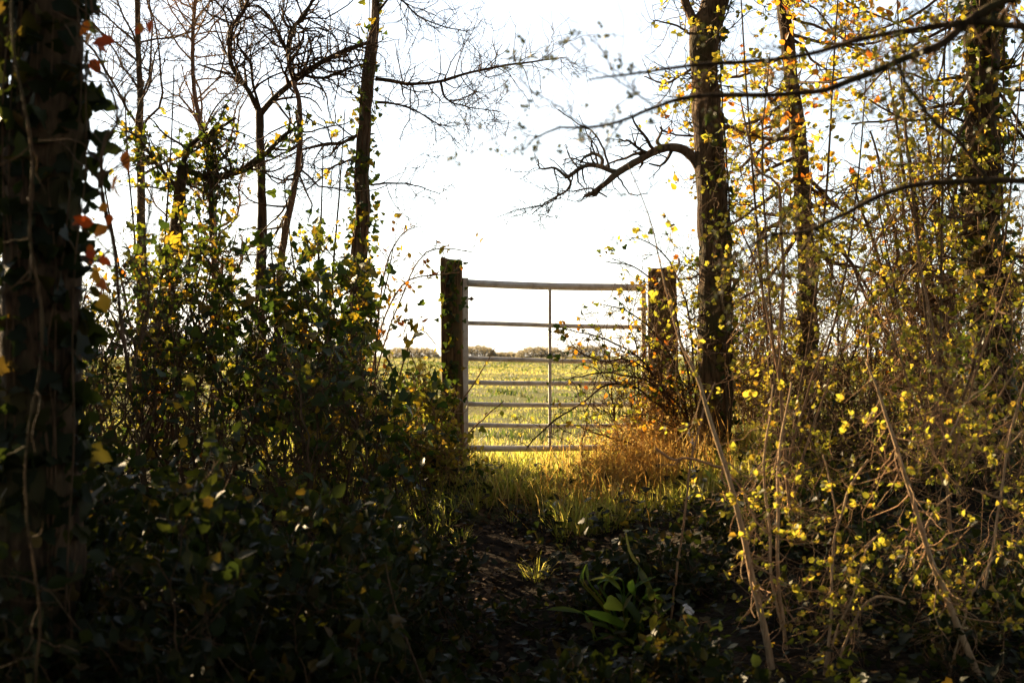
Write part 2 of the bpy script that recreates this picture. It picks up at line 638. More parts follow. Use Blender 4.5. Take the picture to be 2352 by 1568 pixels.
tc = N.new('ShaderNodeTexCoord')
n2 = N.new('ShaderNodeTexNoise')
n2.inputs['Scale'].default_value = 40
L.new(tc.outputs['Object'], n2.inputs['Vector'])
rs = ramp(N, [(.3, (.4, .38, .34)), (.7, (.7, .68, .64))])
L.new(n2.outputs['Fac'], rs.inputs[0])
L.new(rs.outputs[0], bs.inputs['Base Color'])

# ------------------------------------------------------------------ ground, path
def sheet(xs, ys, dz=0.0):
    X, Y = np.meshgrid(xs, ys)
    Z = G(X, Y) + dz
    n, k = X.shape
    idx = np.arange(n * k).reshape(n, k)
    f = np.stack([idx[:-1, :-1], idx[:-1, 1:], idx[1:, 1:], idx[1:, :-1]], -1).reshape(-1, 4)
    return MB().add(np.stack([X, Y, Z], -1).reshape(-1, 3), None, f)


u = np.linspace(-1, 1, 161)
xs = np.sign(u) * (np.abs(u) * 9 + 900 * np.abs(u) ** 7)
v = np.linspace(0, 1, 221)
ys = -14 + 34 * v + 1200 * v ** 9
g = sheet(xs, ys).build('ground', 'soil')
tag(g, 'rough ground rising from dark woodland soil to sunlit meadow', kind='structure')

yy = np.linspace(-1, 8.7, 120)
uu = np.linspace(-1, 1, 15)
pr = R(3)
wd = .34 + .05 * np.sin(yy * 2.3) + .03 * np.sin(yy * 5.1 + 1)
wd = wd * (1 - .85 * sstep(7.6, 8.7, yy))
X = pathx(yy)[:, None] + uu[None] * wd[:, None]
Y = np.repeat(yy[:, None], 15, 1)
Z = G(X, Y) + .010 - .022 * np.abs(uu[None]) ** 4 + .008 * wav(np.stack([X, Y], -1), 9, 8)
idx = np.arange(X.size).reshape(X.shape)
f = np.stack([idx[:-1, :-1], idx[:-1, 1:], idx[1:, 1:], idx[1:, :-1]], -1).reshape(-1, 4)
o = MB().add(np.stack([X, Y, Z], -1).reshape(-1, 3), None, f).build('path', 'mud')
tag(o, 'dark trodden earth path leading up to the gate', kind='structure')


def blades(mb, rng, x, y, h, w, lean=.35, z=None, dirx=None, simple=False, patch=None):
    n = len(x)
    z = G(x, y) - .01 if z is None else z
    an = rng.uniform(0, 6.283, n)
    la = rng.uniform(0, 6.283, n) if dirx is None else dirx
    le = lean * np.abs(rng.normal(size=n)) + .08
    b = np.stack([x, y, z], -1)
    si = np.stack([np.cos(an), np.sin(an), 0 * an], -1) * (w / 2)[:, None]
    ld = np.stack([np.cos(la), np.sin(la), 0 * la], -1)
    m1 = b + ld * (h * le * .35)[:, None] + np.array([0, 0, 1]) * (h * .55)[:, None]
    tp = b + ld * (h * le)[:, None] + np.array([0, 0, 1]) * (h * np.clip(1 - .3 * le, .4, 1))[:, None]
    at = rng.random(n) if patch is None else np.clip(.45 * rng.random(n) + .5 * patch + .27, 0, .999)
    if simple:
        i = np.arange(n)[:, None] * 3
        mb.add(np.stack([b - si, b + si, tp], 1).reshape(-1, 3), i + np.array([[0, 1, 2]]), None, np.repeat(at, 3))
        return
    V = np.stack([b - si, b + si, m1 + si * .8, m1 - si * .8, tp], 1)
    i = np.arange(n)[:, None] * 5
    mb.add(V.reshape(-1, 3), i + np.array([[3, 2, 4]]), i + np.array([[0, 1, 2, 3]]), np.repeat(at, 5))


def wedge(rng, n, y0, y1, pad=1.5, power=2):
    """random points on the ground inside the camera's spread between two distances"""
    y = (rng.uniform(0, 1, n) * (y1 ** power - y0 ** power) + y0 ** power) ** (1 / power)
    x = rng.uniform(-1, 1, n) * (y * .37 + pad)
    return x, y


rg = R(11)
mb = MB()
x, y = wedge(rg, 42000, 9.9, 19, 1.0)
p2 = np.stack([x, y], -1)
hh = (.045 + .035 * rg.random(len(x))) * (1 + .7 * np.clip(wav(p2, 1.6, 21), -.6, 1.2))
blades(mb, rg, x, y, hh, .006 + .004 * rg.random(len(x)), .7, patch=wav(p2, .8, 23))
x, y = wedge(rg, 70000, 19, 75, 3, 1.3)
p2 = np.stack([x, y], -1)
hh = (.03 + .03 * rg.random(len(x))) * (1 + .7 * np.clip(wav(p2, .9, 22), -.6, 1.2))
blades(mb, rg, x, y, hh, .0012 * y * (.6 + .6 * rg.random(len(x))), .7, simple=True, patch=wav(p2, .35, 24))
x, y = wedge(rg, 26000, 70, 190, 4, 1.0)
blades(mb, rg, x, y, .04 + .03 * rg.random(len(x)), .0016 * y * (.6 + .6 * rg.random(len(x))), .7, simple=True, patch=wav(np.stack([x, y], -1), .12, 25))
o = mb.build('field_grass', 'field_blade')
tag(o, 'short sunlit yellow green meadow grass beyond the gate', 'grass', kind='stuff')

# rank clumps standing up out of the meadow
mb = MB()
cx, cy = wedge(rg, 540, 12, 110, 2, 1.0)
for a, b in zip(cx, cy):
    n = int(rg.integers(25, 60))
    rad = rg.uniform(.12, .5) * (1 + b / 60)
    an = rg.uniform(0, 6.28, n)
    q = rad * np.sqrt(rg.random(n))
    xx, yy_ = a + q * np.cos(an) * 1.6, b + q * np.sin(an) * .7
    blades(mb, rg, xx, yy_, (.10 + .10 * rg.random(n)) * (1 - .5 * q / rad), np.full(n, .008 + .0009 * b), .6)
o = mb.build('meadow_clumps', 'tussock')
tag(o, 'darker green tussocks dotted about the sunlit meadow', 'grass', kind='stuff')

# long grass in front of the gate, lit on its right-hand side
mb = MB()
n = 30000
y = rg.uniform(8.0, 10.6, n)
x = rg.uniform(-1.5, 2.6, n)
aw = np.abs(x - pathx(y))
keep = (aw > .30 + .12 * wav(np.stack([x, y], -1), 3, 31) - .45 * sstep(8.3, 9.2, y))
keep &= (x > pathx(y) - .25) | (rg.random(n) < .25)
x, y = x[keep], y[keep]
hh = (.07 + .13 * rg.random(len(x))) * (1 + .5 * wav(np.stack([x, y], -1), 2.2, 32))
blades(mb, rg, x, y, hh, .005 + .005 * rg.random(len(x)), .6)
o = mb.build('verge_grass', 'lush_blade')
tag(o, 'long fresh green grass growing on the near side of the gate', 'grass', kind='stuff')

# ------------------------------------------------------------------ gate and posts
def box(mb, c, ax, half, sub=1):
    """a box with axes ax (3 unit vectors) and half sizes"""
    c, ax = np.asarray(c, float), np.asarray(ax, float)
    q = np.array([[i, j, k] for i in (-1, 1) for j in (-1, 1) for k in (-1, 1)], float)
    v = c + (q * half) @ ax
    f = [(0, 1, 3, 2), (4, 6, 7, 5), (0, 4, 5, 1), (2, 3, 7, 6), (0, 2, 6, 4), (1, 5, 7, 3)]
    mb.add(v, None, f)


GL, GR = 9.78, 10.10      # how far off the hinge side and the latch side stand


def gp(u, py):
    """point of the gate: u across (0 hinge stile .. 1 latch stile), py = picture row at the hinge side"""
    a = P(1068, py, GL)
    b = P(1478, 817 + (py - 817) * GL / GR + 6, GR)
    return a * (1 - u) + b * u


gx = nrm(gp(1, 800) - gp(0, 800))
gz = np.array([0, 0, 1.0])
gy = np.cross(gz, gx)
gx_h = nrm(gx * [1, 1, 0])
gbase = gp(0.5, 1045)
gate = thing('metal_gate', 'galvanised metal seven-rail field gate standing closed between two wooden posts', 'gate', gbase)


def bevel_box(name, c, ax, half, mat, parent, bev=.004):
    mb = MB()
    box(mb, c, ax, half)
    o = mb.build(name, mat, parent, smooth=False)
    bm = o.modifiers.new('bevel', 'BEVEL')
    bm.width = bev
    bm.segments = 2
    return o


hs = (gp(0, 638) + gp(0, 1052)) / 2
bevel_box('hinge_stile', hs, [gx_h, gy, gz], [.020, .020, np.linalg.norm(gp(0, 638) - gp(0, 1052)) / 2], 'galvanised', gate)
ls_ = (gp(1, 644) + gp(1, 1046)) / 2
bevel_box('latch_stile', ls_, [gx_h, gy, gz], [.016, .013, np.linalg.norm(gp(1, 644) - gp(1, 1046)) / 2], 'galvanised', gate)
for py, r in ((650, .0255), (742, .0155), (824, .0165), (877, .0165), (927, .0165), (976, .0165), (1028, .021)):
    a, b = gp(.008, py), gp(.995, py)
    t = np.linspace(0, 1, 16)[:, None]
    q = a * (1 - t) + b * t
    q[:, 2] += .0025 * np.sin(t[:, 0] * 5 + py) - .004 * np.sin(t[:, 0] * np.pi)
    MB().tubes(q, np.full(16, r), 14).build('rail', 'galvanised', gate)
c0, c1 = gp(.465, 660), gp(.462, 1030)
bevel_box('centre_brace', (c0 + c1) / 2 - gy * .019, [gx_h, gy, gz], [.0105, .006, np.linalg.norm(c0 - c1) / 2], 'galvanised', gate, .002)
for py in (686, 1000):
    q = gp(.016, py)
    t = np.linspace(-.055, .04, 6)[:, None]
    bo = MB().tubes(q - gy * 0 + gx_h * t, np.full(6, .0075), 10).build('hinge_bolt', 'rusty', gate)
    nb = MB().tubes(q + gx_h * np.array([[.018], [.030]]), np.full(2, .016), 6).build('nut', 'rusty', bo)
lp = gp(.985, 700)
bevel_box('latch_bar', lp + gx_h * .045, [gx_h, gy, gz], [.075, .006, .012], 'galvanised', gate, .002)


def post(name, label, pxl, pxr, ptop, d, depth, seed, mat, slope):
    r = R(seed)
    a, b = P(pxl, ptop, d), P(pxr, ptop, d)
    cx_ = (a[0] + b[0]) / 2
    hw = (b[0] - a[0]) / 2
    zt = a[2]
    zb = float(G(cx_, d)) - .3
    root = thing(name, label, 'gate post', (cx_, d + depth / 2, zb + .3))
    mb = MB()
    K, S_ = 40, 24
    an = (np.arange(S_) + .5) / S_ * 2 * np.pi
    # rounded-square section
    e = .16
    cs = np.sign(np.cos(an)) * np.abs(np.cos(an)) ** e
    sn = np.sign(np.sin(an)) * np.abs(np.sin(an)) ** e
    zz = np.concatenate([np.linspace(zb, zt - .03, K - 2), [zt - .008, zt]])
    V = np.zeros((K, S_, 3))
    for k, z in enumerate(zz):
        s_ = 1.0 if k < K - 1 else .93
        V[k, :, 0] = cx_ + cs * hw * s_ + (z - zt) * -.008
        V[k, :, 1] = d + depth / 2 + sn * depth / 2 * s_
        V[k, :, 2] = z + (slope * cs * hw if k > K - 5 else 0)
    V += .0035 * wav(V * [1, 1, .15], 60, seed, 3)[..., None] * nrm(V - V.mean(1, keepdims=True)) + .006 * wav(V, 4, seed + 1)[..., None] * np.array([1, .5, 0])
    V[-1, :, 2] += r.normal(size=S_) * .005
    idx = np.arange(K * S_).reshape(K, S_)
    q0, q1 = idx[:-1], idx[1:]
    f4 = np.stack([q0, np.roll(q0, -1, 1), np.roll(q1, -1, 1), q1], -1).reshape(-1, 4)
    top = V[-1].mean(0)
    VV = np.concatenate([V.reshape(-1, 3), [top - [0, 0, .004]]])
    f3 = np.stack([idx[-1], np.roll(idx[-1], -1), np.full(S_, K * S_)], -1)
    mb.add(VV, f3, f4)
    mb.build('timber', mat, root)
    return root


pl = post('gate_post', 'dark square wooden gate post with ivy growing up its face', 1011, 1060, 594, 9.66, .15, 41, 'timber', -.12)
pr_ = post('gate_post', 'weathered wooden gate post half hidden in thorny twigs, sunlit on one side', 1497, 1555, 614, 10.0, .16, 42, 'timber', .1)
bevel_box('pale_strip', P(1494, 850, 9.98) + np.array([0, .03, 0]), np.eye(3), [.014, .02, .70], 'timber_pale', pr_, .004)  # pale strip along the left side of the post

# ------------------------------------------------------------------ trees
def trunk_part(name, root, spec, d, mat, K=70, sides=16, bump=.10, ground=True, jit=.004, seed=1):
    p, r = trace(spec, d, K, R(seed), jit, ground)
    MB().tubes(p, r, sides, R(seed), bump).build(name, mat, root)
    return p, r


def limb_parts(root, specs, d, mat, K=26, sides=7, seed=1, name='limb', jit=.003, bump=.10, wmul=1.0):
    out = []
    for i, s in enumerate(specs):
        p, r = trace(s, d, K, R(seed + i), jit, wmul=wmul)
        MB().tubes(p, r, sides, R(seed + i), bump).build(name, mat, root)
        out.append((p, r))
    return out


def twig_part(root, batches, mat, sides=3, name='twigs'):
    mb = MB()
    for p, r in batches:
        mb.tubes(p, r, sides if p.shape[0] > 60 else 5, cap=False)
    o = mb.build(name, mat, root)
    o['kind'] = 'stuff'
    return o


def stack(l):
    return np.stack([a for a, b in l]), np.stack([b for a, b in l])


def climb(rng, p, r, n, size, off=.012, t=(0, 1), flat=.6):
    """ivy leaves lying on a trunk"""
    K = len(p)
    x = rng.uniform(t[0], t[1], n) * (K - 1)
    k = np.clip(x.astype(int), 0, K - 2)
    f = (x - k)[:, None]
    c = p[k] * (1 - f) + p[k + 1] * f
    rr = r[k]
    tan = nrm(p[k + 1] - p[k])
    v = rng.normal(size=(n, 3))
    v = nrm(v - (v * tan).sum(1, keepdims=True) * tan)
    pos = c + v * (rr + np.abs(rng.normal(size=n)) * off)[:, None]
    di = nrm(-tan * .5 + rng.normal(size=(n, 3)) * .6 + v * .3 + [0, 0, -.4])
    no = v + rng.normal(size=(n, 3)) * flat
    return pos, di, no, rng.uniform(size[0], size[1], n)


def ground_of(x, y):
    return (x, y, float(G(x, y)))


# big foreground tree, left edge
D = 4.0
root = thing('tree', 'thick dark ivy-hung tree trunk filling the left edge of the picture', 'tree', ground_of(P(95, 0, D)[0], D))
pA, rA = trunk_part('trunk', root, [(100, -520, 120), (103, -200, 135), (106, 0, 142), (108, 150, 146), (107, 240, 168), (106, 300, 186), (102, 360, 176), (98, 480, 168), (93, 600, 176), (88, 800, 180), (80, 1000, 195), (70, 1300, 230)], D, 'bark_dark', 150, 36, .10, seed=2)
lA = limb_parts(root, [[(-5, 420, 40), (-2, 250, 36), (6, 100, 34), (0, -60, 32), (-30, -300, 26)],
                       [(110, -60, 60), (190, -200, 50), (300, -400, 40), (420, -700, 25)]], D, 'bark_dark', seed=7, sides=12)
ivy = thing('ivy', 'dark ivy clinging to the thick trunk at the left edge', 'ivy', ground_of(P(110, 0, D)[0], D - .15))
rI = R(101)
vine = []
for k in range(9):
    x0 = rI.uniform(20, 190)
    xs_ = x0 + np.cumsum(rI.normal(size=8)) * 14
    vine.append(trace([(np.clip(xs_[j], 5, 195), 1400 - 200 * j, 5 - .3 * j, D - .11) for j in range(8)], D, 30))
twig_part(ivy, [stack(vine)], 'twig_dark', 5, 'stems')
L1 = climb(rI, pA, rA, 1500, (.04, .075), .02, (.1, 1))
side = L1[0][:, 1] < D + .05
L1 = cut(L1, side)
split_leaves(ivy, L1, 'ivy', 'dark_leaf', rI, 150)

# pale vine hanging down in front of the trunk
vn = thing('vine_stem', 'long thin pale vine stem hanging in front of the thick left trunk', 'vine', ground_of(P(85, 0, 3.4)[0], 3.4))
p, r = trace([(22, -60, 8), (28, 100, 9), (52, 230, 9), (70, 330, 10), (72, 420, 10), (68, 550, 9), (86, 660, 9), (98, 760, 10), (92, 850, 9), (70, 960, 8), (58, 1080, 8), (66, 1200, 8), (84, 1330, 8), (94, 1430, 8), (86, 1560, 8), (80, 1800, 9)], 3.4, 90, R(9), .0015, wmul=.75)
MB().tubes(p, r, 8, R(1), .1).build('stem', 'bark_mid', vn)
q = grow(R(10), p[None], r[None], 14, 6, (.1, .9), (.08, .3), (40, 80), .3, rr=.5)
twig_part(vn, [q], 'bark_mid')

# climber with red and orange leaves along the right edge of that trunk
cl = thing('climber', 'wiry climber with a few orange and red leaves against the sky', 'climber', ground_of(P(250, 0, 3.7)[0], 3.7))
rc = R(12)
cs_ = limb_parts(cl, [[(300, 900, 9), (275, 720, 9), (258, 560, 9), (232, 430, 8), (236, 330, 8), (268, 270, 7), (240, 170, 5), (215, 60, 4), (200, -60, 3)],
                      [(262, 560, 6), (236, 480, 5), (222, 400, 4)], [(268, 290, 5), (300, 190, 4), (370, 130, 3), (440, 60, 2)],
                      [(300, 860, 6), (340, 700, 6), (330, 560, 5), (350, 420, 4)]], 3.7, 'twig_dark', seed=13, name='stem')
tw = grow(rc, *stack(cs_), 60, 6, (.1, 1), (.08, .35), (30, 70), .3)
twig_part(cl, [tw], 'twig_dark')
spots = [(262, 95, 52), (222, 108, 36), (210, 75, 34), (206, 135, 40), (198, 45, 38), (290, 345, 50), (272, 400, 48), (265, 430, 36), (248, 468, 30),
         (215, 512, 44), (245, 518, 36), (200, 505, 34), (205, 560, 34), (210, 600, 36), (225, 640, 40), (238, 672, 44), (232, 690, 38), (252, 490, 30), (215, 620, 32), (245, 655, 32), (228, 590, 30), (200, 575, 28), (330, 60, 28), (345, 45, 30), (325, 50, 26)]
Lp = np.array([P(a, b, 3.65 + .06 * rc.normal()) for a, b, c in spots])
Ls = np.array([c / F * 3.9 for a, b, c in spots])
n = len(spots)
split_leaves(cl, (Lp, nrm(rc.normal(size=(n, 3)) * .5 + [0, 0, -.8]), rc.normal(size=(n, 3)) * .5 + [0, -1, .2], Ls), 'ovate', 'red_leaf', rc, 60)

# slim ivy-clad tree left of the gate
D = 10.0
root = thing('tree', 'slim straight ivy-clad tree just left of the gate with a long bare side limb', 'tree', ground_of(P(812, 0, D)[0], D))
pT, rT = trunk_part('trunk', root, [(868, -320, 12), (862, -120, 15), (861, 0, 17), (858, 80, 22), (846, 170, 29), (838, 280, 32), (830, 400, 35), (834, 480, 36), (825, 600, 38), (820, 750, 40), (815, 900, 44)], D, 'bark_brown', 110, 14, .16, seed=21)
lT = limb_parts(root, [[(862, 180, 10), (900, 186, 9), (940, 192, 8), (1010, 186, 7), (1080, 166, 6), (1160, 150, 5), (1230, 140, 4), (1300, 130, 2)],
                       [(1012, 187, 6), (1018, 215, 5), (1040, 235, 4), (1090, 248, 3), (1150, 256, 2)],
                       [(838, 300, 9), (790, 325, 8), (740, 332, 7), (690, 345, 5), (640, 370, 3)],
                       [(858, 92, 8), (790, 118, 8), (740, 142, 9), (700, 172, 8)],
                       [(838, 355, 6), (770, 380, 5), (730, 415, 4), (700, 440, 3)],
                       [(850, 425, 5), (910, 420, 4), (960, 428, 3), (1010, 445, 2)],
                       [(866, 235, 6), (920, 240, 5), (970, 262, 4), (1010, 285, 3), (1050, 290, 2)],
                       [(862, 30, 6), (905, -10, 5), (960, 35, 4), (1020, 60, 3), (1070, 70, 2)]], D, 'twig_dark', seed=25)
rt = R(26)
q1 = grow(rt, *stack(lT), 220, 7, (.1, 1), (.2, .75), (35, 80), .28, (0, 0, .02))
q2 = grow(rt, *q1, 900, 6, (.2, 1), (.1, .36), (35, 85), .25, (0, 0, .02))
twig_part(root, [q1, q2], 'twig_dark')
iv = thing('ivy', 'ivy wrapping the slim tree just left of the gate', 'ivy', ground_of(P(812, 0, D - .1)[0], D - .1))
Li = climb(rt, pT, rT, 1500, (.035, .06), .035, (.0, .8))
keep = rt.random(len(Li[0])) < np.clip(.25 + .75 * (3.3 - Li[0][:, 2]) / 2, .12, 1)
split_leaves(iv, cut(Li, keep), 'ivy', 'ivy_leaf', rt, 120)
twig_part(iv, [stack([(pT + np.array([.04 * math.sin(k * 2.1), -.05, 0]), rT * .12) for k in range(3)])], 'twig_dark', 4, 'stems')

# forked tree
D = 9.6
root = thing('tree', 'crooked bare tree whose stem forks into two winding limbs', 'tree', ground_of(P(600, 0, D)[0], D))
trunk_part('trunk', root, [(595, 250, 20), (597, 330, 19), (600, 420, 19), (602, 520, 22), (598, 640, 24), (596, 800, 28)], D, 'bark_dark', 60, 12, .14, seed=31)
lF = limb_parts(root, [[(596, 258, 16), (572, 212, 12), (532, 152, 11), (526, 100, 12), (530, 60, 13), (548, 40, 10), (568, 0, 9), (580, -80, 6)],
                       [(597, 262, 16), (618, 236, 14), (650, 206, 14), (680, 182, 14), (720, 152, 11), (790, 115, 9), (850, 95, 6)],
                       [(676, 186, 13), (664, 150, 12), (662, 110, 12), (670, 66, 11), (698, 30, 9), (722, -10, 8), (740, -80, 5)],
                       [(662, 128, 9), (640, 80, 8), (612, 32, 7), (585, 12, 5), (550, 22, 3)],
                       [(596, 250, 8), (580, 190, 7), (572, 140, 6), (545, 100, 5), (552, 60, 4)],
                       [(690, 170, 8), (740, 178, 7), (790, 160, 6), (850, 140, 3)]], D, 'bark_dark', seed=35)
rf = R(36)
q1 = grow(rf, *stack(lF), 150, 7, (.1, 1), (.2, .8), (35, 80), .3, (0, 0, .02))
q2 = grow(rf, *q1, 800, 6, (.2, 1), (.1, .34), (35, 85), .28)
twig_part(root, [q1, q2], 'twig_dark')

# red-brown stem
D = 9.3
root = thing('sapling', 'smooth reddish brown sapling stem curving up in front of the crooked forked tree', 'sapling', ground_of(P(640, 0, D)[0], D))
pS, rS = trunk_part('trunk', root, [(672, 186, 9), (686, 230, 11), (689, 300, 13), (684, 370, 14), (674, 440, 15), (662, 500, 16), (650, 560, 17), (640, 680, 18), (636, 900, 20)], D, 'bark_red', 60, 10, .08, seed=39)
q1 = grow(R(40), pS[None], rS[None], 16, 8, (0, .6), (.3, .8), (30, 60), .18, (0, 0, .1), rr=.4)
q2 = grow(R(41), *q1, 90, 6, (.2, 1), (.1, .3), (30, 70), .25)
twig_part(root, [q1, q2], 'twig_dark')

# leaning ivy stem with its diagonal limb
D = 9.0
root = thing('tree', 'leaning ivy-choked stem with a diagonal leafy limb at the left', 'tree', ground_of(P(370, 0, D)[0], D))
pD, rD = trunk_part('trunk', root, [(418, 372, 20), (412, 450, 28), (402, 540, 32), (387, 640, 34), (372, 760, 36), (365, 900, 38)], D, 'bark_dark', 60, 12, .16, seed=45)
lD = limb_parts(root, [[(418, 385, 16), (470, 405, 15), (510, 404, 14), (566, 386, 13), (608, 354, 12), (650, 312, 10), (690, 285, 7)],
                       [(418, 380, 14), (440, 330, 12), (490, 300, 9), (540, 270, 6)],
                       [(485, 560, 12), (484, 480, 12), (482, 405, 10), (486, 340, 8)],
                       [(414, 440, 10), (360, 380, 8), (320, 320, 6), (290, 300, 4)]], D, 'bark_dark', seed=46)
rd = R(47)
q1 = grow(rd, *stack(lD), 60, 7, (.1, 1), (.2, .55), (25, 70), .22)
q2 = grow(rd, *q1, 380, 6, (.2, 1), (.1, .3), (30, 70), .28)
twig_part(root, [q1, q2], 'twig_dark')
iv = thing('ivy', 'tangled ivy on the leaning stem and its diagonal limb', 'ivy', ground_of(P(372, 0, D - .15)[0], D - .15))
Ls_ = [climb(rd, pD, rD, 260, (.03, .055), .05)]
for p, r in lD:
    Ls_.append(climb(rd, p, r, 90, (.03, .055), .06))
Ls_.append(on_twigs(rd, q1[0], 260, (.1, .8), (.025, .05)))
split_leaves(iv, tuple(np.concatenate(z) for z in zip(*Ls_)), 'ivy', 'ivy_leaf', rd, 120)
twig_part(iv, [stack([(pD + np.array([.05, -.07, 0]), rD * .14)])], 'twig_dark', 5, 'stems')

# slender pinkish sapling
D = 11.0
root = thing('sapling', 'slender pale sapling rising straight up between leaning stem and big left trunk', 'sapling', ground_of(P(490, 0, D)[0], D))
pS, rS = trunk_part('trunk', root, [(448, -150, 6), (446, 0, 8), (441, 102, 9), (444, 204, 10), (454, 255, 11), (474, 326, 12), (486, 420, 13), (492, 600, 14)], D, 'bark_red', 60, 8, .08, seed=51)
q1 = grow(R(52), pS[None], rS[None], 54, 8, (0, .8), (.4, 1.4), (110, 155), .28, (0, 0, .05), rr=.5)
q2 = grow(R(53), *q1, 800, 6, (.2, 1), (.15, .45), (30, 70), .22)
twig_part(root, [q1, q2], 'twig_tan')

# bare tree with a haze of fine twigs behind, upper left
D = 13.0
root = thing('tree', 'far bare tree with a haze of fine twigs beside the big left trunk', 'tree', ground_of(P(330, 0, D)[0], D))
pS, rS = trunk_part('trunk', root, [(300, -300, 10), (310, -50, 12), (318, 150, 14), (322, 350, 18), (325, 600, 22), (325, 800, 26)], D, 'bark_dark', 60, 8, .1, seed=55)
rr_ = R(56)
q0 = grow(rr_, pS[None], rS[None], 18, 10, (0, .55), (1.0, 2.4), (105, 150), .2, (0, 0, .06), rr=.4)
q1 = grow(rr_, *q0, 300, 7, (.1, 1), (.4, 1.3), (30, 75), .26, (0, 0, .03))
q2 = grow(rr_, *q1, 1700, 6, (.2, 1), (.2, .55), (30, 75), .26)
twig_part(root, [q0, q1, q2], 'twig_dark')

# main right-hand tree with the bent dead branch
D = 9.0
root = thing('tree', 'tall brown tree right of the gate with a crooked broken branch reaching left', 'tree', ground_of(P(1640, 0, D)[0], D))
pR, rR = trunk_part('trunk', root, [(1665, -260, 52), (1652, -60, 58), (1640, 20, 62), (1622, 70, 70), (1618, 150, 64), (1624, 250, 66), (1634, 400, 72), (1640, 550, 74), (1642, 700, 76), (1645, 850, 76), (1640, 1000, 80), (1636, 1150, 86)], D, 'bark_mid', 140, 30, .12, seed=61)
lR = limb_parts(root, [[(1604, 70, 26), (1590, 40, 22), (1576, 5, 20), (1560, -60, 18), (1530, -200, 14)],
                       [(1612, 385, 34), (1590, 360, 26), (1568, 343, 22), (1535, 338, 20), (1500, 350, 20), (1470, 366, 18), (1440, 385, 17), (1412, 402, 15), (1388, 424, 12), (1366, 442, 10), (1342, 450, 8)],
                       [(1425, 398, 12), (1395, 388, 11), (1370, 380, 11), (1340, 383, 10), (1318, 396, 9), (1304, 406, 8), (1290, 398, 7), (1272, 385, 6), (1240, 387, 4), (1236, 366, 3)],
                       [(1382, 385, 8), (1384, 365, 8), (1368, 354, 8), (1348, 358, 7), (1332, 374, 5)],
                       [(1304, 404, 6), (1310, 424, 6), (1292, 444, 5), (1262, 460, 4), (1240, 476, 3), (1222, 492, 2)],
                       [(1378, 432, 6), (1368, 448, 6), (1352, 440, 5)],
                       [(1418, 404, 4), (1430, 420, 4), (1450, 446, 3), (1490, 444, 2)],
                       [(1272, 386, 4), (1278, 410, 3), (1282, 430, 3), (1270, 462, 3), (1200, 480, 2), (1140, 498, 1.4)],
                       [(1606, 150, 8), (1570, 168, 6), (1530, 190, 5), (1480, 175, 3)],
                       [(1400, 384, 5), (1385, 340, 5), (1360, 300, 4), (1330, 285, 3), (1280, 250, 2)],
                       [(1610, 100, 7), (1560, 60, 5), (1500, 45, 3)]], D, 'bark_brown', seed=62, K=34)
rr_ = R(63)
q1 = grow(rr_, *stack(lR), 90, 7, (.2, 1), (.1, .45), (30, 75), .28)
q2 = grow(rr_, *q1, 330, 6, (.2, 1), (.06, .22), (30, 70), .3)
q3 = grow(rr_, pR[None], rR[None], 120, 8, (.1, .9), (.15, .6), (50, 85), .25, rr=.06, rmin=.0026)
q4 = grow(rr_, *q3, 420, 6, (.2, 1), (.06, .25), (30, 70), .3)
twig_part(root, [q1, q2, q3, q4], 'twig_dark')
LL = on_twigs(rr_, q4[0], 260, (.3, 1), (.018, .035), 3)
split_leaves(root, LL, 'round', 'young_leaf', rr_, 30)
iv = thing('ivy', 'sparse ivy creeping up the shaded side of the tall brown right-hand tree', 'ivy', ground_of(P(1650, 0, D - .2)[0], D - .2))
Li = climb(rr_, pR, rR, 900, (.035, .065), .02, (.15, 1))
keep = (Li[0][:, 0] > np.interp(Li[0][:, 2], pR[::-1, 2], pR[::-1, 0]) - .02) & (rr_.random(900) < np.clip(1.25 - .28 * Li[0][:, 2], .15, 1))
split_leaves(iv, cut(Li, keep), 'ivy', 'ivy_leaf', rr_, 80)
twig_part(iv, [stack([(pR + np.array([.06 + .03 * k, -.10 + .01 * k, 0]), rR * .06) for k in range(2)])], 'twig_dark', 5, 'stems')

# thinner right-hand tree carrying golden leaves
D = 10.0
root = thing('tree', 'thin dark tree on the right carrying golden leaves high up', 'tree', ground_of(P(1865, 0, D)[0], D))
pU, rU = trunk_part('trunk', root, [(1770, -250, 22), (1792, -50, 26), (1808, 80, 30), (1822, 200, 34), (1838, 350, 38), (1846, 480, 40), (1854, 620, 42), (1856, 750, 44), (1860, 900, 46), (1864, 1010, 50)], D, 'bark_dark', 110, 16, .15, seed=71)
rr_ = R(72)
q0 = grow(rr_, pU[None], rU[None], 34, 10, (.05, .62), (.5, 1.5), (35, 75), .16, (0, 0, .04), rr=.3)
q1 = grow(rr_, *q0, 240, 7, (.15, 1), (.2, .6), (25, 65), .22)
q2 = grow(rr_, *q1, 1150, 6, (.2, 1), (.1, .36), (30, 70), .26)
twig_part(root, [q0, q1, q2], 'twig_dark')
top = lambda b: cut(b, np.where(b[0][:, 0, 2] > 2.6)[0]) if False else b[0][b[0][:, 0, 2] > 2.7]
LL = on_twigs(rr_, top(q2), 420, (.2, 1), (.04, .075), 2, spread=.02)
split_leaves(root, LL, 'ovate', 'gold_leaf', rr_, 200)
LL = on_twigs(rr_, q2[0], 500, (.2, 1), (.02, .04), 3, spread=.015)
split_leaves(root, LL, 'round', 'young_leaf', rr_, 60, 'young_foliage')

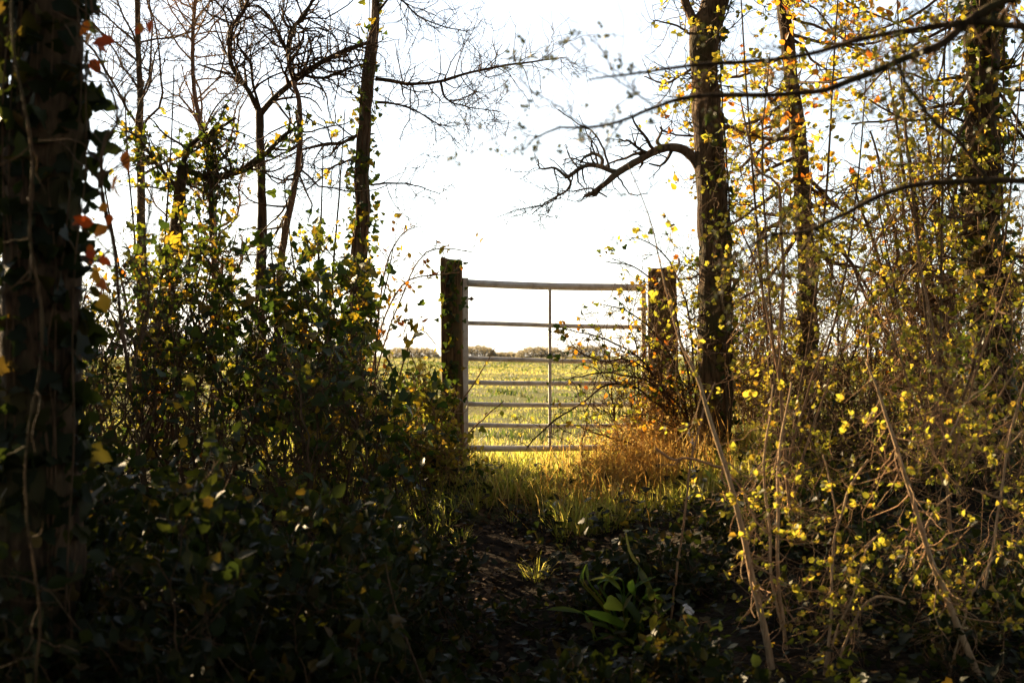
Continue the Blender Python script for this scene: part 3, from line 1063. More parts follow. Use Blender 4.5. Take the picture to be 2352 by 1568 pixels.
# far right ivy tree
D = 8.4
root = thing('tree', 'stout dark ivy-covered tree near the right edge', 'tree', ground_of(P(2260, 0, D)[0], D))
pV, rV = trunk_part('trunk', root, [(2262, -260, 62), (2263, -60, 66), (2262, 100, 70), (2260, 300, 76), (2256, 450, 82), (2262, 600, 86), (2274, 750, 92), (2272, 900, 104), (2262, 1050, 120)], D, 'bark_dark', 120, 26, .14, seed=81)
rr_ = R(82)
q0 = grow(rr_, pV[None], rV[None], 40, 9, (.05, .7), (.3, 1.1), (40, 80), .18, (0, 0, .03), rr=.14)
q1 = grow(rr_, *q0, 260, 7, (.15, 1), (.15, .5), (25, 65), .22)
q2 = grow(rr_, *q1, 1100, 6, (.2, 1), (.1, .34), (30, 70), .26)
twig_part(root, [q0, q1, q2], 'twig_dark')
LL = on_twigs(rr_, q2[0], 700, (.2, 1), (.02, .035), 3, spread=.012)
split_leaves(root, LL, 'round', 'young_leaf', rr_, 60)
LL = on_twigs(rr_, top(q2), 90, (.2, 1), (.04, .07), 2)
split_leaves(root, LL, 'ovate', 'gold_leaf', rr_, 40, 'golden_foliage')
iv = thing('ivy', 'ivy smothering the stout tree near the right edge', 'ivy', ground_of(P(2260, 0, D - .2)[0], D - .2))
Li = climb(rr_, pV, rV, 1500, (.035, .065), .04)
split_leaves(iv, Li, 'ivy', 'ivy_leaf', rr_, 120)
twig_part(iv, [stack([(pV + np.array([.07 * k - .07, -.14, 0]), rV * .07) for k in range(3)])], 'twig_dark', 5, 'stems')

# ------------------------------------------------------------------ thickets
def shrub(name, label, cat, base, nb, blobs, seed, n_stem=20, r0=.012, twigs=(200, 700), twlen=((.25, .7), (.1, .3)), mat='twig_dark', stem_mat=None,
          leaf=None, split=0, spread=.5, bow=.35, wander=.06, trop=(0, 0, .03), group=None, rmin=.0019):
    """a bush: stems from the ground to points inside its blobs, twigs off those, leaves on the twigs
    base (px, d) foot of the bush, nb = half width of the foot in metres; leaf = list of (kind, mat, n, size, cluster)"""
    r = R(seed)
    bx, by = P(base[0], 0, base[1])[0], base[1]
    root = thing(name, label, cat, ground_of(bx, by), group)
    tg = np.concatenate([blob(r, *b[:6], max(1, int(n_stem * (b[6] if len(b) > 6 else 1 / len(blobs)))), .25) for b in blobs])
    k = len(tg)
    fx = bx + (tg[:, 0] - bx) * .45 + r.normal(size=k) * nb * .5
    fy = by + (tg[:, 1] - by) * .6 + r.normal(size=k) * nb * .3
    foot = np.stack([fx, fy, G(fx, fy) - .05], -1)
    q0 = stems(r, foot, tg, 12, bow, wander, r0)
    twig_part(root, [q0], stem_mat or mat, 5, 'stems')
    q1 = grow(r, *q0, twigs[0], 7, (.2, 1), twlen[0], (25, 70), .2, trop, rmin=rmin * 1.15)
    q2 = grow(r, *q1, twigs[1], 5, (.1, 1), twlen[1], (30, 75), .28, rmin=rmin)
    twig_part(root, [q1, q2], mat)
    for i, (kind, lm, n, size, clus) in enumerate(leaf or []):
        LL = on_twigs(r, q2[0] if i % 2 == 0 else q1[0], n, (.1, 1), size, clus, spread=size[1] * .45)
        gz_ = G(LL[0][:, 0], LL[0][:, 1])
        LL = cut(LL, LL[0][:, 2] > gz_ + .01)
        split_leaves(root, LL, kind, lm, r, split if i == 0 else split // 3, 'foliage' if i == 0 else 'sparse_foliage')
    return root


TW = ((.25, .7), (.1, .3))
# left: ivy masses
shrub('ivy_bush', 'dense dark ivy bush left of the slim ivy-clad tree', 'bush', (640, 8.2), .5,
      [(560, 720, 8.2, 210, 170, .5, .35), (690, 760, 8.3, 170, 220, .5, .35), (760, 590, 8.6, 110, 110, .4, .15), (560, 560, 8.4, 120, 90, .4, .15)], 201, 40, .010, (330, 1300), TW,
      leaf=[('ivy', 'ivy_leaf', 980, (.03, .085), 2), ('ivy', 'ivy_leaf', 160, (.04, .09), 1)], split=200)
shrub('ivy_bush', 'ragged ivy bush between the leaning stem and the big left trunk', 'bush', (330, 8.0), .5,
      [(330, 700, 8.0, 150, 170, .5, .6), (300, 860, 8.0, 180, 110, .5, .15), (420, 560, 8.4, 110, 120, .4, .25)], 202, 34, .010, (300, 1100), TW,
      leaf=[('ivy', 'ivy_leaf', 650, (.025, .055), 2), ('ovate', 'gold_leaf', 220, (.025, .045), 1)], split=120)
shrub('ivy_bush', 'thick shaded ivy bush low down left of the gate post', 'bush', (830, 7.4), .4,
      [(760, 930, 7.4, 150, 120, .4, .45), (850, 960, 7.6, 70, 90, .35, .10), (640, 900, 7.4, 170, 100, .4, .3)], 203, 34, .008, (260, 1100), TW,
      leaf=[('ivy', 'ivy_leaf', 400, (.03, .08), 2)], split=160)
# low left foreground brambles, deep in shade
shrub('bramble', 'dark bramble mass in the bottom left corner', 'bramble', (180, 4.4), .6,
      [(200, 1230, 4.4, 330, 200, .5, .5), (150, 1400, 4.0, 380, 230, .5, .5)], 211, 40, .006, (300, 900), ((.2, .5), (.08, .22)),
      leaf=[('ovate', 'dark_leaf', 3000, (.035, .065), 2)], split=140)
shrub('bramble', 'dark bramble mound at the bottom between the corner and the path', 'bramble', (620, 4.9), .5,
      [(560, 1240, 4.9, 260, 170, .5, .5), (640, 1400, 4.5, 300, 210, .5, .5)], 212, 40, .006, (300, 900), ((.2, .5), (.08, .22)),
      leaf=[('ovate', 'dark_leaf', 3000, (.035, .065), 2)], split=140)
shrub('bramble', 'shaded leafy bramble spilling over the left side of the path', 'bramble', (860, 6.0), .4,
      [(850, 1200, 6.4, 140, 110, .4, .4), (880, 1360, 5.8, 140, 150, .4, .4), (980, 1330, 6.6, 90, 80, .3, .2)], 213, 32, .005, (220, 700), ((.15, .4), (.06, .2)),
      leaf=[('ovate', 'dark_leaf', 1800, (.03, .06), 2), ('ivy', 'ivy_leaf', 120, (.03, .05), 1)], split=100)
# unseen evergreens added left of the picture to shade the lower left
for px, d_, h_, lab in ((-340, 9.0, 3.6, 'tall unseen evergreen bush added for shade just outside the left edge of the picture'), (-700, 8.4, 4.4, 'tallest unseen evergreen bush added for shade outside the left edge of the picture')):
    ry = h_ / 2 / d_ * F
    gy_ = HOR + (EYE - float(G(P(px, 0, d_)[0], d_))) / d_ * F
    shrub('shade_evergreen', lab, 'bush', (px, d_), .6, [(px, gy_ - ry, d_, 230, ry, .9)], 700 - px, 30, .014, (150, 420), ((.3, .8), (.15, .4)),
          leaf=[('ivy_far', 'dark_leaf', 2700, (.08, .14), 2)], split=0)
shrub('bramble', 'low shaded bramble creeping over the right side of the path behind the strap-leaved plant', 'bramble', (1420, 6.7), .4,
      [(1370, 1370, 6.6, 130, 45, .3, .4), (1540, 1340, 6.4, 120, 80, .3, .6)], 214, 24, .004, (130, 420), ((.12, .35), (.06, .18)),
      leaf=[('ovate', 'dark_leaf', 900, (.025, .06), 2), ('round', 'young_leaf', 50, (.015, .03), 2)], split=80)
shrub('bramble', 'low shaded bramble in the bottom edge right of the path', 'bramble', (1420, 4.9), .4,
      [(1400, 1560, 4.9, 220, 70, .3, .6), (1600, 1500, 5.0, 150, 90, .3, .4)], 215, 24, .004, (130, 420), ((.12, .35), (.06, .18)),
      leaf=[('ovate', 'dark_leaf', 900, (.025, .06), 2)], split=80)
# hedge behind on the left
for i, (px, top_, lab) in enumerate([(-420, 420, 'twiggy hedge bush beyond the left edge of the picture'), (-60, 480, 'dense hedge bush behind the big left trunk'),
                                     (300, 500, 'twiggy hedge bush behind the ragged ivy bush'), (640, 520, 'twiggy hedge bush behind the dense dark ivy bush'),
                                     (785, 770, 'twiggy hedge bush against the field beside the slim ivy-clad tree')]):
    hh_ = (1010 - top_) / 2
    shrub('hedge_bush', lab, 'hedge', (px, 10.6), .7, [(px, top_ + hh_, 10.6, 200 if i < 4 else 120, hh_, .5)], 220 + i, 46 if i < 4 else 34, .009, (200, 700) if i == 0 else (470, 1800) if i < 4 else (330, 1200),
          ((.2, .6), (.1, .3)), leaf=[('small', 'ivy_leaf', 900 if i < 2 else 380, (.025, .045), 2), ('small', 'young_leaf', 200, (.02, .035), 2)], split=30, bow=.15, group='hedge bushes along the field edge')
# brambles round the left post
shrub('bramble', 'yellow-leaved bramble sprawling round the foot of the left gate post', 'bramble', (960, 9.2), .3,
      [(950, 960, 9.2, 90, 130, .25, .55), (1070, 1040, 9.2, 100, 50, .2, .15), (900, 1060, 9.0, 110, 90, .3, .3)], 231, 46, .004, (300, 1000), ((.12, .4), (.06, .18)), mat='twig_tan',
      leaf=[('round', 'young_leaf', 700, (.022, .045), 2), ('ivy', 'ivy_leaf', 420, (.03, .055), 2)], split=160)
br = thing('bramble', 'arching bramble shoots with golden leaves reaching over the left gate post', 'bramble', ground_of(P(880, 0, 9.4)[0], 9.4))
rb = R(233)
sb = limb_parts(br, [[(850, 1100, 5), (850, 900, 5), (880, 740, 4), (930, 650, 4), (1000, 632, 3), (1060, 625, 2)],
                     [(870, 1100, 5), (862, 850, 4), (880, 640, 4), (920, 540, 3), (960, 520, 2)],
                     [(840, 1000, 5), (880, 800, 4), (960, 600, 3), (1020, 572, 3), (1085, 580, 2), (1112, 580, 1.5)],
                     [(900, 1050, 5), (920, 860, 4), (960, 760, 3), (1000, 790, 2)]], 9.4, 'twig_tan', name='stem', seed=234, sides=6)
q1 = grow(rb, *stack(sb), 46, 7, (.3, 1), (.1, .4), (30, 70), .25)
q2 = grow(rb, *q1, 110, 6, (.2, 1), (.06, .2), (30, 70), .3)
twig_part(br, [q1, q2], 'twig_tan')
LL = on_twigs(rb, np.concatenate([q2[0]]), 150, (.3, 1), (.03, .055), 1)
split_leaves(br, LL, 'ovate', 'gold_leaf', rb, 150)
pi = thing('ivy', 'ivy sprigs clinging to the dark left gate post', 'ivy', ground_of(P(1035, 0, 9.6)[0], 9.6))
st_ = [trace([(1030 + 14 * math.sin(k * 2 + j), 1090 - 70 * j, 3.0, 9.635) for j in range(8)], 9.63, 30) for k in range(4)]
twig_part(pi, [stack(st_)], 'twig_dark', 5, 'stems')
ri = R(236)
k = 170
yy2 = 600 + 480 * ri.random(k) ** 1.1
Lp = np.array([P(1036 + ri.normal() * 14, b, 9.63 - .02 * abs(ri.normal())) for b in yy2])
split_leaves(pi, (Lp, nrm(ri.normal(size=(k, 3)) * .6 + [0, 0, -.6]), ri.normal(size=(k, 3)) * .45 + [0, -1, .3], ri.uniform(.025, .05, k)), 'ivy', 'ivy_leaf', ri, 170)

# right: hedge and thickets
for i, (px, top_, lab) in enumerate([(1470, 640, 'thorny twig tangle hanging over the latch end of the gate'), (1740, 500, 'thorny hedge bush behind the tall brown right-hand tree'),
                                     (2010, 330, 'thorny hedge bush right of the thin golden-leaved tree'), (2310, 330, 'thorny hedge bush behind the stout right-edge tree'),
                                     (2700, 400, 'thorny hedge bush beyond the right edge of the picture')]):
    hh_ = (1040 - top_) / 2
    dd = 9.6 if i == 0 else 10.4
    shrub('hedge_bush', lab, 'hedge', (px + (80 if i == 0 else 0), dd), .5, [(px, top_ + hh_, dd, 110 if i == 0 else 190, hh_, .3 if i == 0 else .5)], 240 + i, 24 if i == 0 else 56, .008, (150, 480) if i == 0 else ((650, 2500) if i < 4 else (200, 700)),
          ((.2, .6), (.1, .32)), mat='twig_mid', rmin=.0031, leaf=[('round', 'young_leaf', 300 if i == 0 else 620, (.018, .042), 2), ('ovate', 'gold_leaf', 60 if i == 0 else 200, (.03, .065), 1)], split=60, bow=.15,
          group='hedge bushes along the field edge')
root = thing('bramble', 'thorny bramble sprays reaching left across the latch half of the gate', 'bramble', ground_of(P(1590, 0, 9.2)[0], 9.2))
rr_ = R(246)
sb = limb_parts(root, [[(1590, 1120, 6), (1560, 980, 6), (1500, 860, 5), (1420, 790, 4), (1340, 765, 3), (1270, 748, 2)],
                       [(1600, 1100, 6), (1570, 950, 6), (1510, 890, 5), (1440, 862, 5), (1370, 856, 4), (1300, 872, 2)],
                       [(1590, 1050, 6), (1560, 860, 5), (1500, 760, 4), (1440, 715, 3), (1385, 700, 2)],
                       [(1600, 1000, 6), (1560, 760, 5), (1510, 650, 4), (1450, 610, 3), (1390, 600, 2)],
                       [(1590, 1080, 6), (1540, 960, 5), (1470, 900, 5), (1400, 884, 5), (1348, 920, 4), (1262, 974, 4), (1212, 1026, 3)],
                       [(1600, 1090, 6), (1520, 1052, 5), (1438, 1016, 5), (1380, 1000, 4), (1338, 984, 3)],
                       [(1580, 1060, 6), (1530, 900, 5), (1450, 830, 4), (1380, 830, 3), (1320, 800, 2)],
                       [(1600, 1040, 6), (1590, 800, 5), (1560, 640, 4), (1500, 560, 3), (1450, 545, 2)]], 9.15, 'twig_dark', name='stem', seed=247, sides=6, jit=.01)
q1 = grow(rr_, *stack(sb), 230, 7, (.15, 1), (.12, .5), (30, 80), .28, (0, 0, 0), rmin=.0026)
q2 = grow(rr_, *q1, 800, 5, (.1, 1), (.06, .24), (35, 85), .3, rmin=.0022)
twig_part(root, [q1, q2], 'twig_dark')
LL = on_twigs(rr_, q2[0], 130, (.2, 1), (.02, .04), 2)
split_leaves(root, LL, 'round', 'gold_leaf', rr_, 150)
LL = on_twigs(rr_, q2[0], 160, (.2, 1), (.02, .045), 2)
split_leaves(root, LL, 'ivy', 'ivy_leaf', rr_, 60, 'green_foliage')
root = thing('bramble', 'few thin bramble stems slanting up in front of the hinge side of the gate', 'bramble', ground_of(P(1070, 0, 9.3)[0], 9.3))
sb = limb_parts(root, [[(1010, 1110, 5), (1030, 980, 5), (1057, 928, 4), (1100, 862, 3), (1136, 800, 2)],
                       [(1040, 1110, 5), (1062, 1020, 4), (1084, 985, 4), (1122, 950, 3), (1158, 920, 2)],
                       [(1000, 1100, 5), (990, 960, 4), (960, 860, 3), (940, 800, 2)]], 9.3, 'twig_tan', name='stem', seed=248, sides=6, jit=.006)
q1 = grow(R(249), *stack(sb), 26, 6, (.2, 1), (.06, .25), (30, 75), .28, rmin=.0012)
twig_part(root, [q1], 'twig_tan')
split_leaves(root, on_twigs(R(250), q1[0], 30, (.2, 1), (.02, .04), 1), 'round', 'young_leaf', R(250), 40)
# many-stemmed bush
root = thing('bush', 'many-stemmed bare bush fanning out before the stout right-edge tree', 'bush', ground_of(P(2170, 0, 9.2)[0], 9.2))
rr_ = R(251)
ends = [(2040, 150), (2000, 300), (1960, 420), (2085, 60), (2110, 330), (2060, 380), (2160, 280), (2190, 420), (2140, 500), (2220, 240), (1930, 560), (2020, 560), (2120, 180)]
sp = []
for j, (a, b) in enumerate(ends):
    bx = 2165 + rr_.normal() * 14
    sp.append([(a, b, 4), (a + (bx - a) * .3 + rr_.normal() * 8, b + (1000 - b) * .3, 8), (a + (bx - a) * .68 + rr_.normal() * 8, b + (1000 - b) * .65, 12), (bx, 1000, 14), (bx, 1080, 15)])
sb = limb_parts(root, sp, 9.2, 'bark_brown', seed=252, name='stem', sides=7, jit=.012)
q1 = grow(rr_, *stack(sb), 260, 8, (0, .75), (.25, .8), (25, 60), .2, (0, 0, .05))
q2 = grow(rr_, *q1, 1700, 6, (.15, 1), (.1, .4), (30, 70), .26)
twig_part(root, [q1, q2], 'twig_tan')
LL = on_twigs(rr_, q2[0], 700, (.2, 1), (.02, .035), 2)
split_leaves(root, LL, 'round', 'young_leaf', rr_, 60)

# low brambles on the right, their shade put into dark leaf and twig colours
shrub('bramble', 'shaded bramble thicket filling the bottom right corner', 'bramble', (2150, 5.9), .6,
      [(2120, 1400, 5.9, 320, 130, .5, .6), (2250, 1480, 5.4, 260, 120, .5, .4)], 261, 36, .004, (200, 560), ((.2, .5), (.08, .22)), mat='twig_dark',
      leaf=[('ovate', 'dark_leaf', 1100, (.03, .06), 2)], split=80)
shrub('bramble', 'shaded bramble thicket under the tall brown right-hand tree', 'bramble', (1720, 7.0), .5,
      [(1700, 1270, 7.0, 200, 100, .5, .5), (1860, 1220, 7.2, 200, 90, .5, .5)], 262, 32, .004, (200, 600), ((.15, .45), (.08, .2)), mat='twig_dark',
      leaf=[('ovate', 'dark_leaf', 1200, (.03, .06), 2)], split=80)
shrub('bramble', 'twiggy bramble along the hedge foot near the right edge', 'bramble', (2200, 8.0), .6,
      [(2150, 1060, 8.0, 260, 130, .5, .5), (1950, 1040, 8.2, 160, 130, .5, .3), (1770, 1030, 8.2, 110, 130, .4, .2)], 263, 50, .005, (420, 1400), ((.15, .5), (.08, .25)), mat='twig_mid', rmin=.0026,
      leaf=[('ovate', 'dark_leaf', 800, (.03, .05), 1), ('small', 'young_leaf', 200, (.02, .035), 2)], split=60)

# orange bracken by the gate
rk = R(271)
mb = MB()
k = 3400
c0 = np.concatenate([blob(rk, 1440, 1030, 9.0, 120, 80, .5, 1500), blob(rk, 1530, 960, 9.3, 80, 110, .4, 1000), blob(rk, 1500, 1090, 8.6, 120, 70, .4, 900)])
rk.shuffle(c0)
fx, fy = c0[:, 0] + rk.normal(size=k) * .12, c0[:, 1] + rk.normal(size=k) * .12
foot = np.stack([fx, fy, G(fx, fy)], -1)
q0 = stems(rk, foot[:650], c0[:650], 8, .3, .10, .0018)
mb.tubes(q0[0], q0[1], 3, cap=False)
q1 = grow(rk, *q0, 2300, 5, (.25, 1), (.06, .24), (35, 75), .25, (0, 0, -.02), rmin=.0009)
mb.tubes(q1[0], q1[1], 3, cap=False)
LL = on_twigs(rk, q1[0], 2400, (0, 1), (.010, .026), 1, spread=.006)
mb.leaves(LL, 'small', rk)
kk = 2600
bx_ = np.concatenate([P(1, 0, 9)[0] * 0 + rk.normal(size=kk) * .34 + .78])
by_ = 9.0 + rk.normal(size=kk) * .38
blades(mb, rk, bx_, by_, .12 + .34 * rk.random(kk) ** 1.5, np.full(kk, .005), .7)
o = mb.build('bracken', 'bracken')
tag(o, 'dry orange bracken and dead stalks glowing right of the gate', 'bracken', kind='stuff')

# ------------------------------------------------------------------ near saplings and boughs on the right
def near_sapling(label, specs, d, seed, n1, n2, nleaf, split=120, mat='twig_tan', name='sapling', cat='sapling', lsize=(.010, .032), tw=((.12, .5), (.06, .22)), ground=True):
    r = R(seed)
    d0 = d[0] if isinstance(d, tuple) else d
    root = thing(name, label, cat, ground_of(P(specs[0][-1][0], 0, d0)[0], d0))
    parts = []
    for i, s in enumerate(specs):
        p, rad = trace(s, d0, 44, R(seed + i), .0015, ground and i == 0, .5 if d0 < 6 else .62)
        MB().tubes(p, rad, 9, R(seed), .05).build('stem', 'twig_lit' if d0 < 6 else mat, root)
        parts.append((p, rad))
    q1 = grow(r, *stack(parts), n1, 7, (.02, .92), tw[0], (30, 75), .22, (0, 0, .03), rr=.34, rmin=.0012)
    q2 = grow(r, *q1, int(n2 * .75), 6, (.15, 1), tw[1], (30, 75), .28, rmin=.0009)
    twig_part(root, [q1, q2], mat)
    LL = on_twigs(r, q2[0], int(nleaf * (.42 if d0 < 6 else .62)), (.15, 1), lsize, 4, spread=.006)
    split_leaves(root, LL, 'round', 'young_leaf', r, split)
    return root


def c8(l):     # points read off the lower right crop
    return [((1600 + a * .5528) * .9408, (800 + b * .5528) * .9408, w) for a, b, w in l]


near_sapling('long pale sapling stem leaning left up past the gate post from the bottom edge',
             [[(1422, 319, 3), (1440, 370, 4), (1473, 445, 5), (1499, 525, 6), (1516, 600, 7), (1552, 752, 9)] + c8([(140, 130, 16), (190, 230, 17), (230, 370, 18), (280, 520, 20), (330, 680, 22), (380, 880, 26), (420, 1080, 30), (470, 1280, 32), (520, 1568, 36)])],
             5.4, 301, 34, 110, 120)
near_sapling('pair of straight pale sapling stems standing close together in the right foreground',
             [c8([(600, 240, 7), (590, 300, 9), (545, 560, 13), (540, 800, 15), (540, 1100, 17), (570, 1350, 18), (590, 1568, 20)]),
              c8([(520, 250, 6), (505, 400, 9), (480, 560, 11), (480, 700, 12), (505, 900, 13), (510, 1100, 14), (560, 1330, 15)]),
              c8([(395, 730, 8), (430, 830, 9), (460, 870, 9), (505, 915, 10)])], 5.6, 311, 50, 190, 150)
near_sapling('thin forked sapling with many yellow leaf tufts in the right foreground',
             [c8([(940, 580, 9), (860, 700, 10), (830, 800, 11), (785, 950, 12), (770, 1300, 14), (740, 1568, 15)]),
              c8([(740, 560, 5), (775, 700, 7), (800, 840, 8), (808, 880, 8)]),
              c8([(1100, 1215, 12), (1040, 1190, 11), (960, 1190, 11), (900, 1250, 12), (830, 1400, 13), (800, 1520, 14)]),
              c8([(1000, 900, 6), (930, 980, 7), (870, 1180, 8), (800, 1330, 9), (745, 1540, 9)])], 5.3, 321, 80, 320, 260, 200)
near_sapling('long sapling slanting from the bottom right corner up to the left',
             [c8([(930, 150, 9), (980, 270, 12), (1040, 460, 16), (1100, 640, 20), (1170, 880, 24), (1230, 1060, 27), (1340, 1330, 31), (1430, 1568, 36)]),
              c8([(1310, 730, 7), (1240, 790, 8), (1190, 880, 9), (1180, 920, 9)]),
              c8([(1500, 1000, 6), (1420, 1130, 8), (1380, 1220, 8), (1300, 1500, 9)])], 5.2, 331, 80, 300, 200, 160)
near_sapling('leafy shrub with yellow-green tufts near the right edge',
             [c8([(1628, 240, 8), (1560, 500, 10), (1500, 900, 12), (1470, 1050, 12), (1430, 1250, 13), (1400, 1450, 14)]),
              c8([(1520, 170, 6), (1460, 260, 7), (1380, 320, 7), (1300, 480, 8)]), c8([(1628, 450, 7), (1540, 540, 8), (1480, 620, 8)]),
              c8([(1400, 710, 8), (1480, 740, 9), (1600, 780, 9)])], 5.8, 341, 90, 360, 260, 120)
near_sapling('tall twiggy shrub with fresh leaf tufts right of the tall brown tree',
             [[(1808 * .9408, 239 * .9408, 6), (1836 * .9408, 369 * .9408, 8), (1852 * .9408, 417 * .9408, 9), (1901 * .9408, 450 * .9408, 10), (1906 * .9408, 531 * .9408, 11), (1800, 640, 12), (1790, 800, 12), (1800, 1000, 13), (1815, 1200, 14)],
              [(1700, 520, 6), (1740, 620, 8), (1770, 760, 9), (1795, 900, 10)], [(1980, 640, 6), (1900, 780, 8), (1840, 950, 9), (1805, 1080, 10)],
              [(2060, 480, 6), (1990, 600, 7), (1930, 800, 8), (1860, 1000, 9), (1812, 1150, 10)]], 7.0, 351, 150, 700, 420, 160, tw=((.2, .8), (.1, .35)), lsize=(.016, .032))
near_sapling('tall twiggy shrub with fresh leaf tufts below the right-hand boughs',
             [[(2100, 520, 6), (2120, 640, 8), (2150, 800, 9), (2160, 950, 10), (2180, 1200, 12)], [(2330, 600, 6), (2290, 720, 8), (2240, 860, 9), (2190, 1050, 10)],
              [(2030, 700, 6), (2080, 860, 8), (2130, 1000, 9), (2170, 1120, 10)], [(2352, 820, 6), (2290, 920, 8), (2210, 1080, 9)]], 6.5, 361, 150, 700, 420, 160, tw=((.2, .8), (.1, .35)), lsize=(.016, .032))

near_sapling('clump of thin upright twiggy stems rising out of the left-hand ivy bushes into the sky',
             [[(285, 210, 4), (292, 360, 6), (310, 560, 8), (330, 760, 10), (345, 940, 11), (350, 1050, 12)],
              [(398, 150, 4), (392, 330, 6), (380, 520, 8), (366, 760, 9), (352, 1000, 10)],
              [(520, 330, 4), (512, 470, 6), (480, 640, 8), (420, 840, 9), (358, 1030, 10)],
              [(225, 330, 4), (248, 480, 6), (280, 650, 8), (330, 900, 9)]], 8.7, 381, 90, 420, 150, 60, mat='twig_dark', tw=((.3, .9), (.12, .4)), lsize=(.02, .042))
near_sapling('clump of thin upright twiggy stems beside the slim ivy-clad tree left of the gate',
             [[(742, 330, 4), (738, 480, 6), (730, 640, 8), (735, 860, 10), (742, 1040, 12)],
              [(792, 250, 4), (780, 420, 6), (765, 620, 8), (750, 840, 9), (744, 1020, 10)],
              [(905, 560, 4), (880, 680, 6), (830, 830, 8), (760, 1000, 10)],
              [(650, 400, 4), (668, 560, 6), (700, 760, 8), (738, 1000, 10)]], 8.9, 386, 80, 380, 150, 60, mat='twig_dark', tw=((.25, .8), (.12, .36)), lsize=(.02, .042))
near_sapling('tall leafy sapling clump rising to the top edge between the two right-hand trees',
             [[(1700, -60, 5), (1716, 200, 7), (1735, 460, 9), (1760, 760, 11), (1790, 1010, 13), (1800, 1120, 14)],
              [(1930, -60, 5), (1915, 160, 7), (1900, 420, 9), (1870, 700, 10), (1830, 940, 11), (1808, 1090, 12)],
              [(1770, 120, 4), (1752, 330, 6), (1760, 560, 8), (1780, 860, 9), (1798, 1060, 10)],
              [(1990, 180, 4), (1975, 380, 6), (1940, 640, 8), (1880, 880, 9), (1815, 1080, 10)]], 8.2, 371, 170, 900, 640, 160, mat='twig_mid', tw=((.3, .9), (.12, .4)), lsize=(.02, .042))
near_sapling('tall leafy sapling clump rising to the top edge behind the long boughs',
             [[(2060, -60, 5), (2075, 220, 7), (2100, 480, 9), (2130, 760, 11), (2150, 1060, 13)],
              [(2180, -60, 5), (2170, 180, 7), (2165, 460, 9), (2160, 760, 10), (2152, 1050, 12)],
              [(2352, 120, 5), (2330, 360, 7), (2300, 600, 9), (2230, 860, 10), (2160, 1050, 12)],
              [(2000, 380, 4), (2035, 560, 6), (2080, 780, 8), (2140, 1020, 10)]], 7.8, 376, 170, 900, 640, 160, mat='twig_mid', tw=((.3, .9), (.12, .4)), lsize=(.02, .042))

# dry stalk with white seed fluff
root = thing('dry_stalk', 'thin dry leaning stalk with tufts of white seed fluff before the brown tree', 'stalk', ground_of(P(1540, 0, 6.2)[0], 6.2))
p, r = trace(c8([(265, 240, 6), (215, 360, 7), (180, 500, 8), (150, 640, 8), (120, 900, 9), (80, 1150, 9), (60, 1380, 9)]), 6.2, 50, R(5), .003, True)
MB().tubes(p, r * .6, 8).build('stem', 'twig_tan', root)
rw = R(371)
for a, b in [(140, 430), (150, 462), (160, 505), (168, 630), (150, 745)]:
    c = c8([(a, b, 1)])[0]
    k = 12
    pos = P(c[0], c[1], 6.2) + rw.normal(size=(k, 3)) * .004
    MB().leaves((pos, nrm(rw.normal(size=(k, 3))), rw.normal(size=(k, 3)), rw.uniform(.006, .014, k)), 'small', rw).build('seed_fluff', 'fluff', root)
# dead branch poking in from the right of the gate
root = thing('dead_branch', 'short bare pale dead branch poking left beside the fluffy stalk', 'branch', tuple(P(1700, 1130, 6.0)))
limb_parts(root, [c8([(300, 620, 12), (240, 600, 11), (150, 575, 10), (90, 580, 9), (50, 570, 11), (25, 545, 12), (0, 530, 9)]), c8([(120, 578, 6), (70, 605, 5), (10, 603, 4)]), c8([(300, 620, 10), (290, 660, 8), (320, 700, 7)])], 6.0, 'twig_tan', name='limb', seed=381, wmul=.6)

# boughs of a tree standing just outside the right of the picture
def s5(l):     # points in source pixels
    return [(a * .9408, b * .9408, w) for a, b, w in l]


D = 3.3
root = thing('tree', 'near tree whose long dark boughs sweep in from the right edge', 'tree', ground_of(1.75, D))
trunk_part('trunk', root, [(2950, -900, 120), (2940, 0, 130), (2930, 600, 140), (2940, 1200, 160)], D, 'bark_dark', 90, 20, .12, seed=391)
sp = [s5([(2900, -60, 40), (2600, -40, 34), (2459, 0, 30), (2377, 43, 30), (2296, 108, 28), (2188, 152, 24), (2079, 195, 22), (2003, 222, 20), (1863, 231, 18), (1700, 233, 17), (1640, 246, 15), (1584, 268, 13), (1490, 303, 11), (1414, 312, 9), (1370, 309, 8), (1311, 335, 7), (1280, 366, 5)]),
      s5([(3050, 90, 40), (2500, 62, 26), (2377, 51, 24), (2215, 72, 20), (2100, 96, 18), (2003, 125, 17), (1917, 141, 16), (1800, 152, 15), (1700, 157, 14), (1602, 170, 10), (1477, 187, 7), (1432, 196, 4)]),
      s5([(3050, 470, 40), (2500, 442, 24), (2400, 442, 22), (2296, 446, 20), (2215, 455, 19), (2134, 483, 17), (2052, 526, 15), (1971, 564, 13), (1879, 575, 11), (1800, 620, 8), (1740, 650, 6)]),
      s5([(2410, 436, 14), (2340, 341, 14), (2269, 282, 13), (2204, 184, 11), (2180, 120, 8)]),
      s5([(2000, 556, 10), (1930, 640, 9), (1870, 680, 8), (1800, 720, 6)]),
      s5([(1520, 298, 7), (1495, 330, 5), (1470, 380, 4), (1460, 420, 2)]),
      s5([(1600, 262, 6), (1560, 230, 5), (1500, 190, 4), (1420, 160, 3), (1380, 140, 2)]),
      s5([(1440, 311, 6), (1400, 290, 5), (1350, 250, 4), (1300, 225, 3), (1280, 200, 2)]),
      s5([(1310, 336, 5), (1280, 325, 4), (1240, 300, 3), (1210, 295, 2)])]
sb = limb_parts(root, sp, D, 'bark_dark', K=50, seed=392, name='bough', sides=10, jit=.002, wmul=.68)
rr_ = R(393)
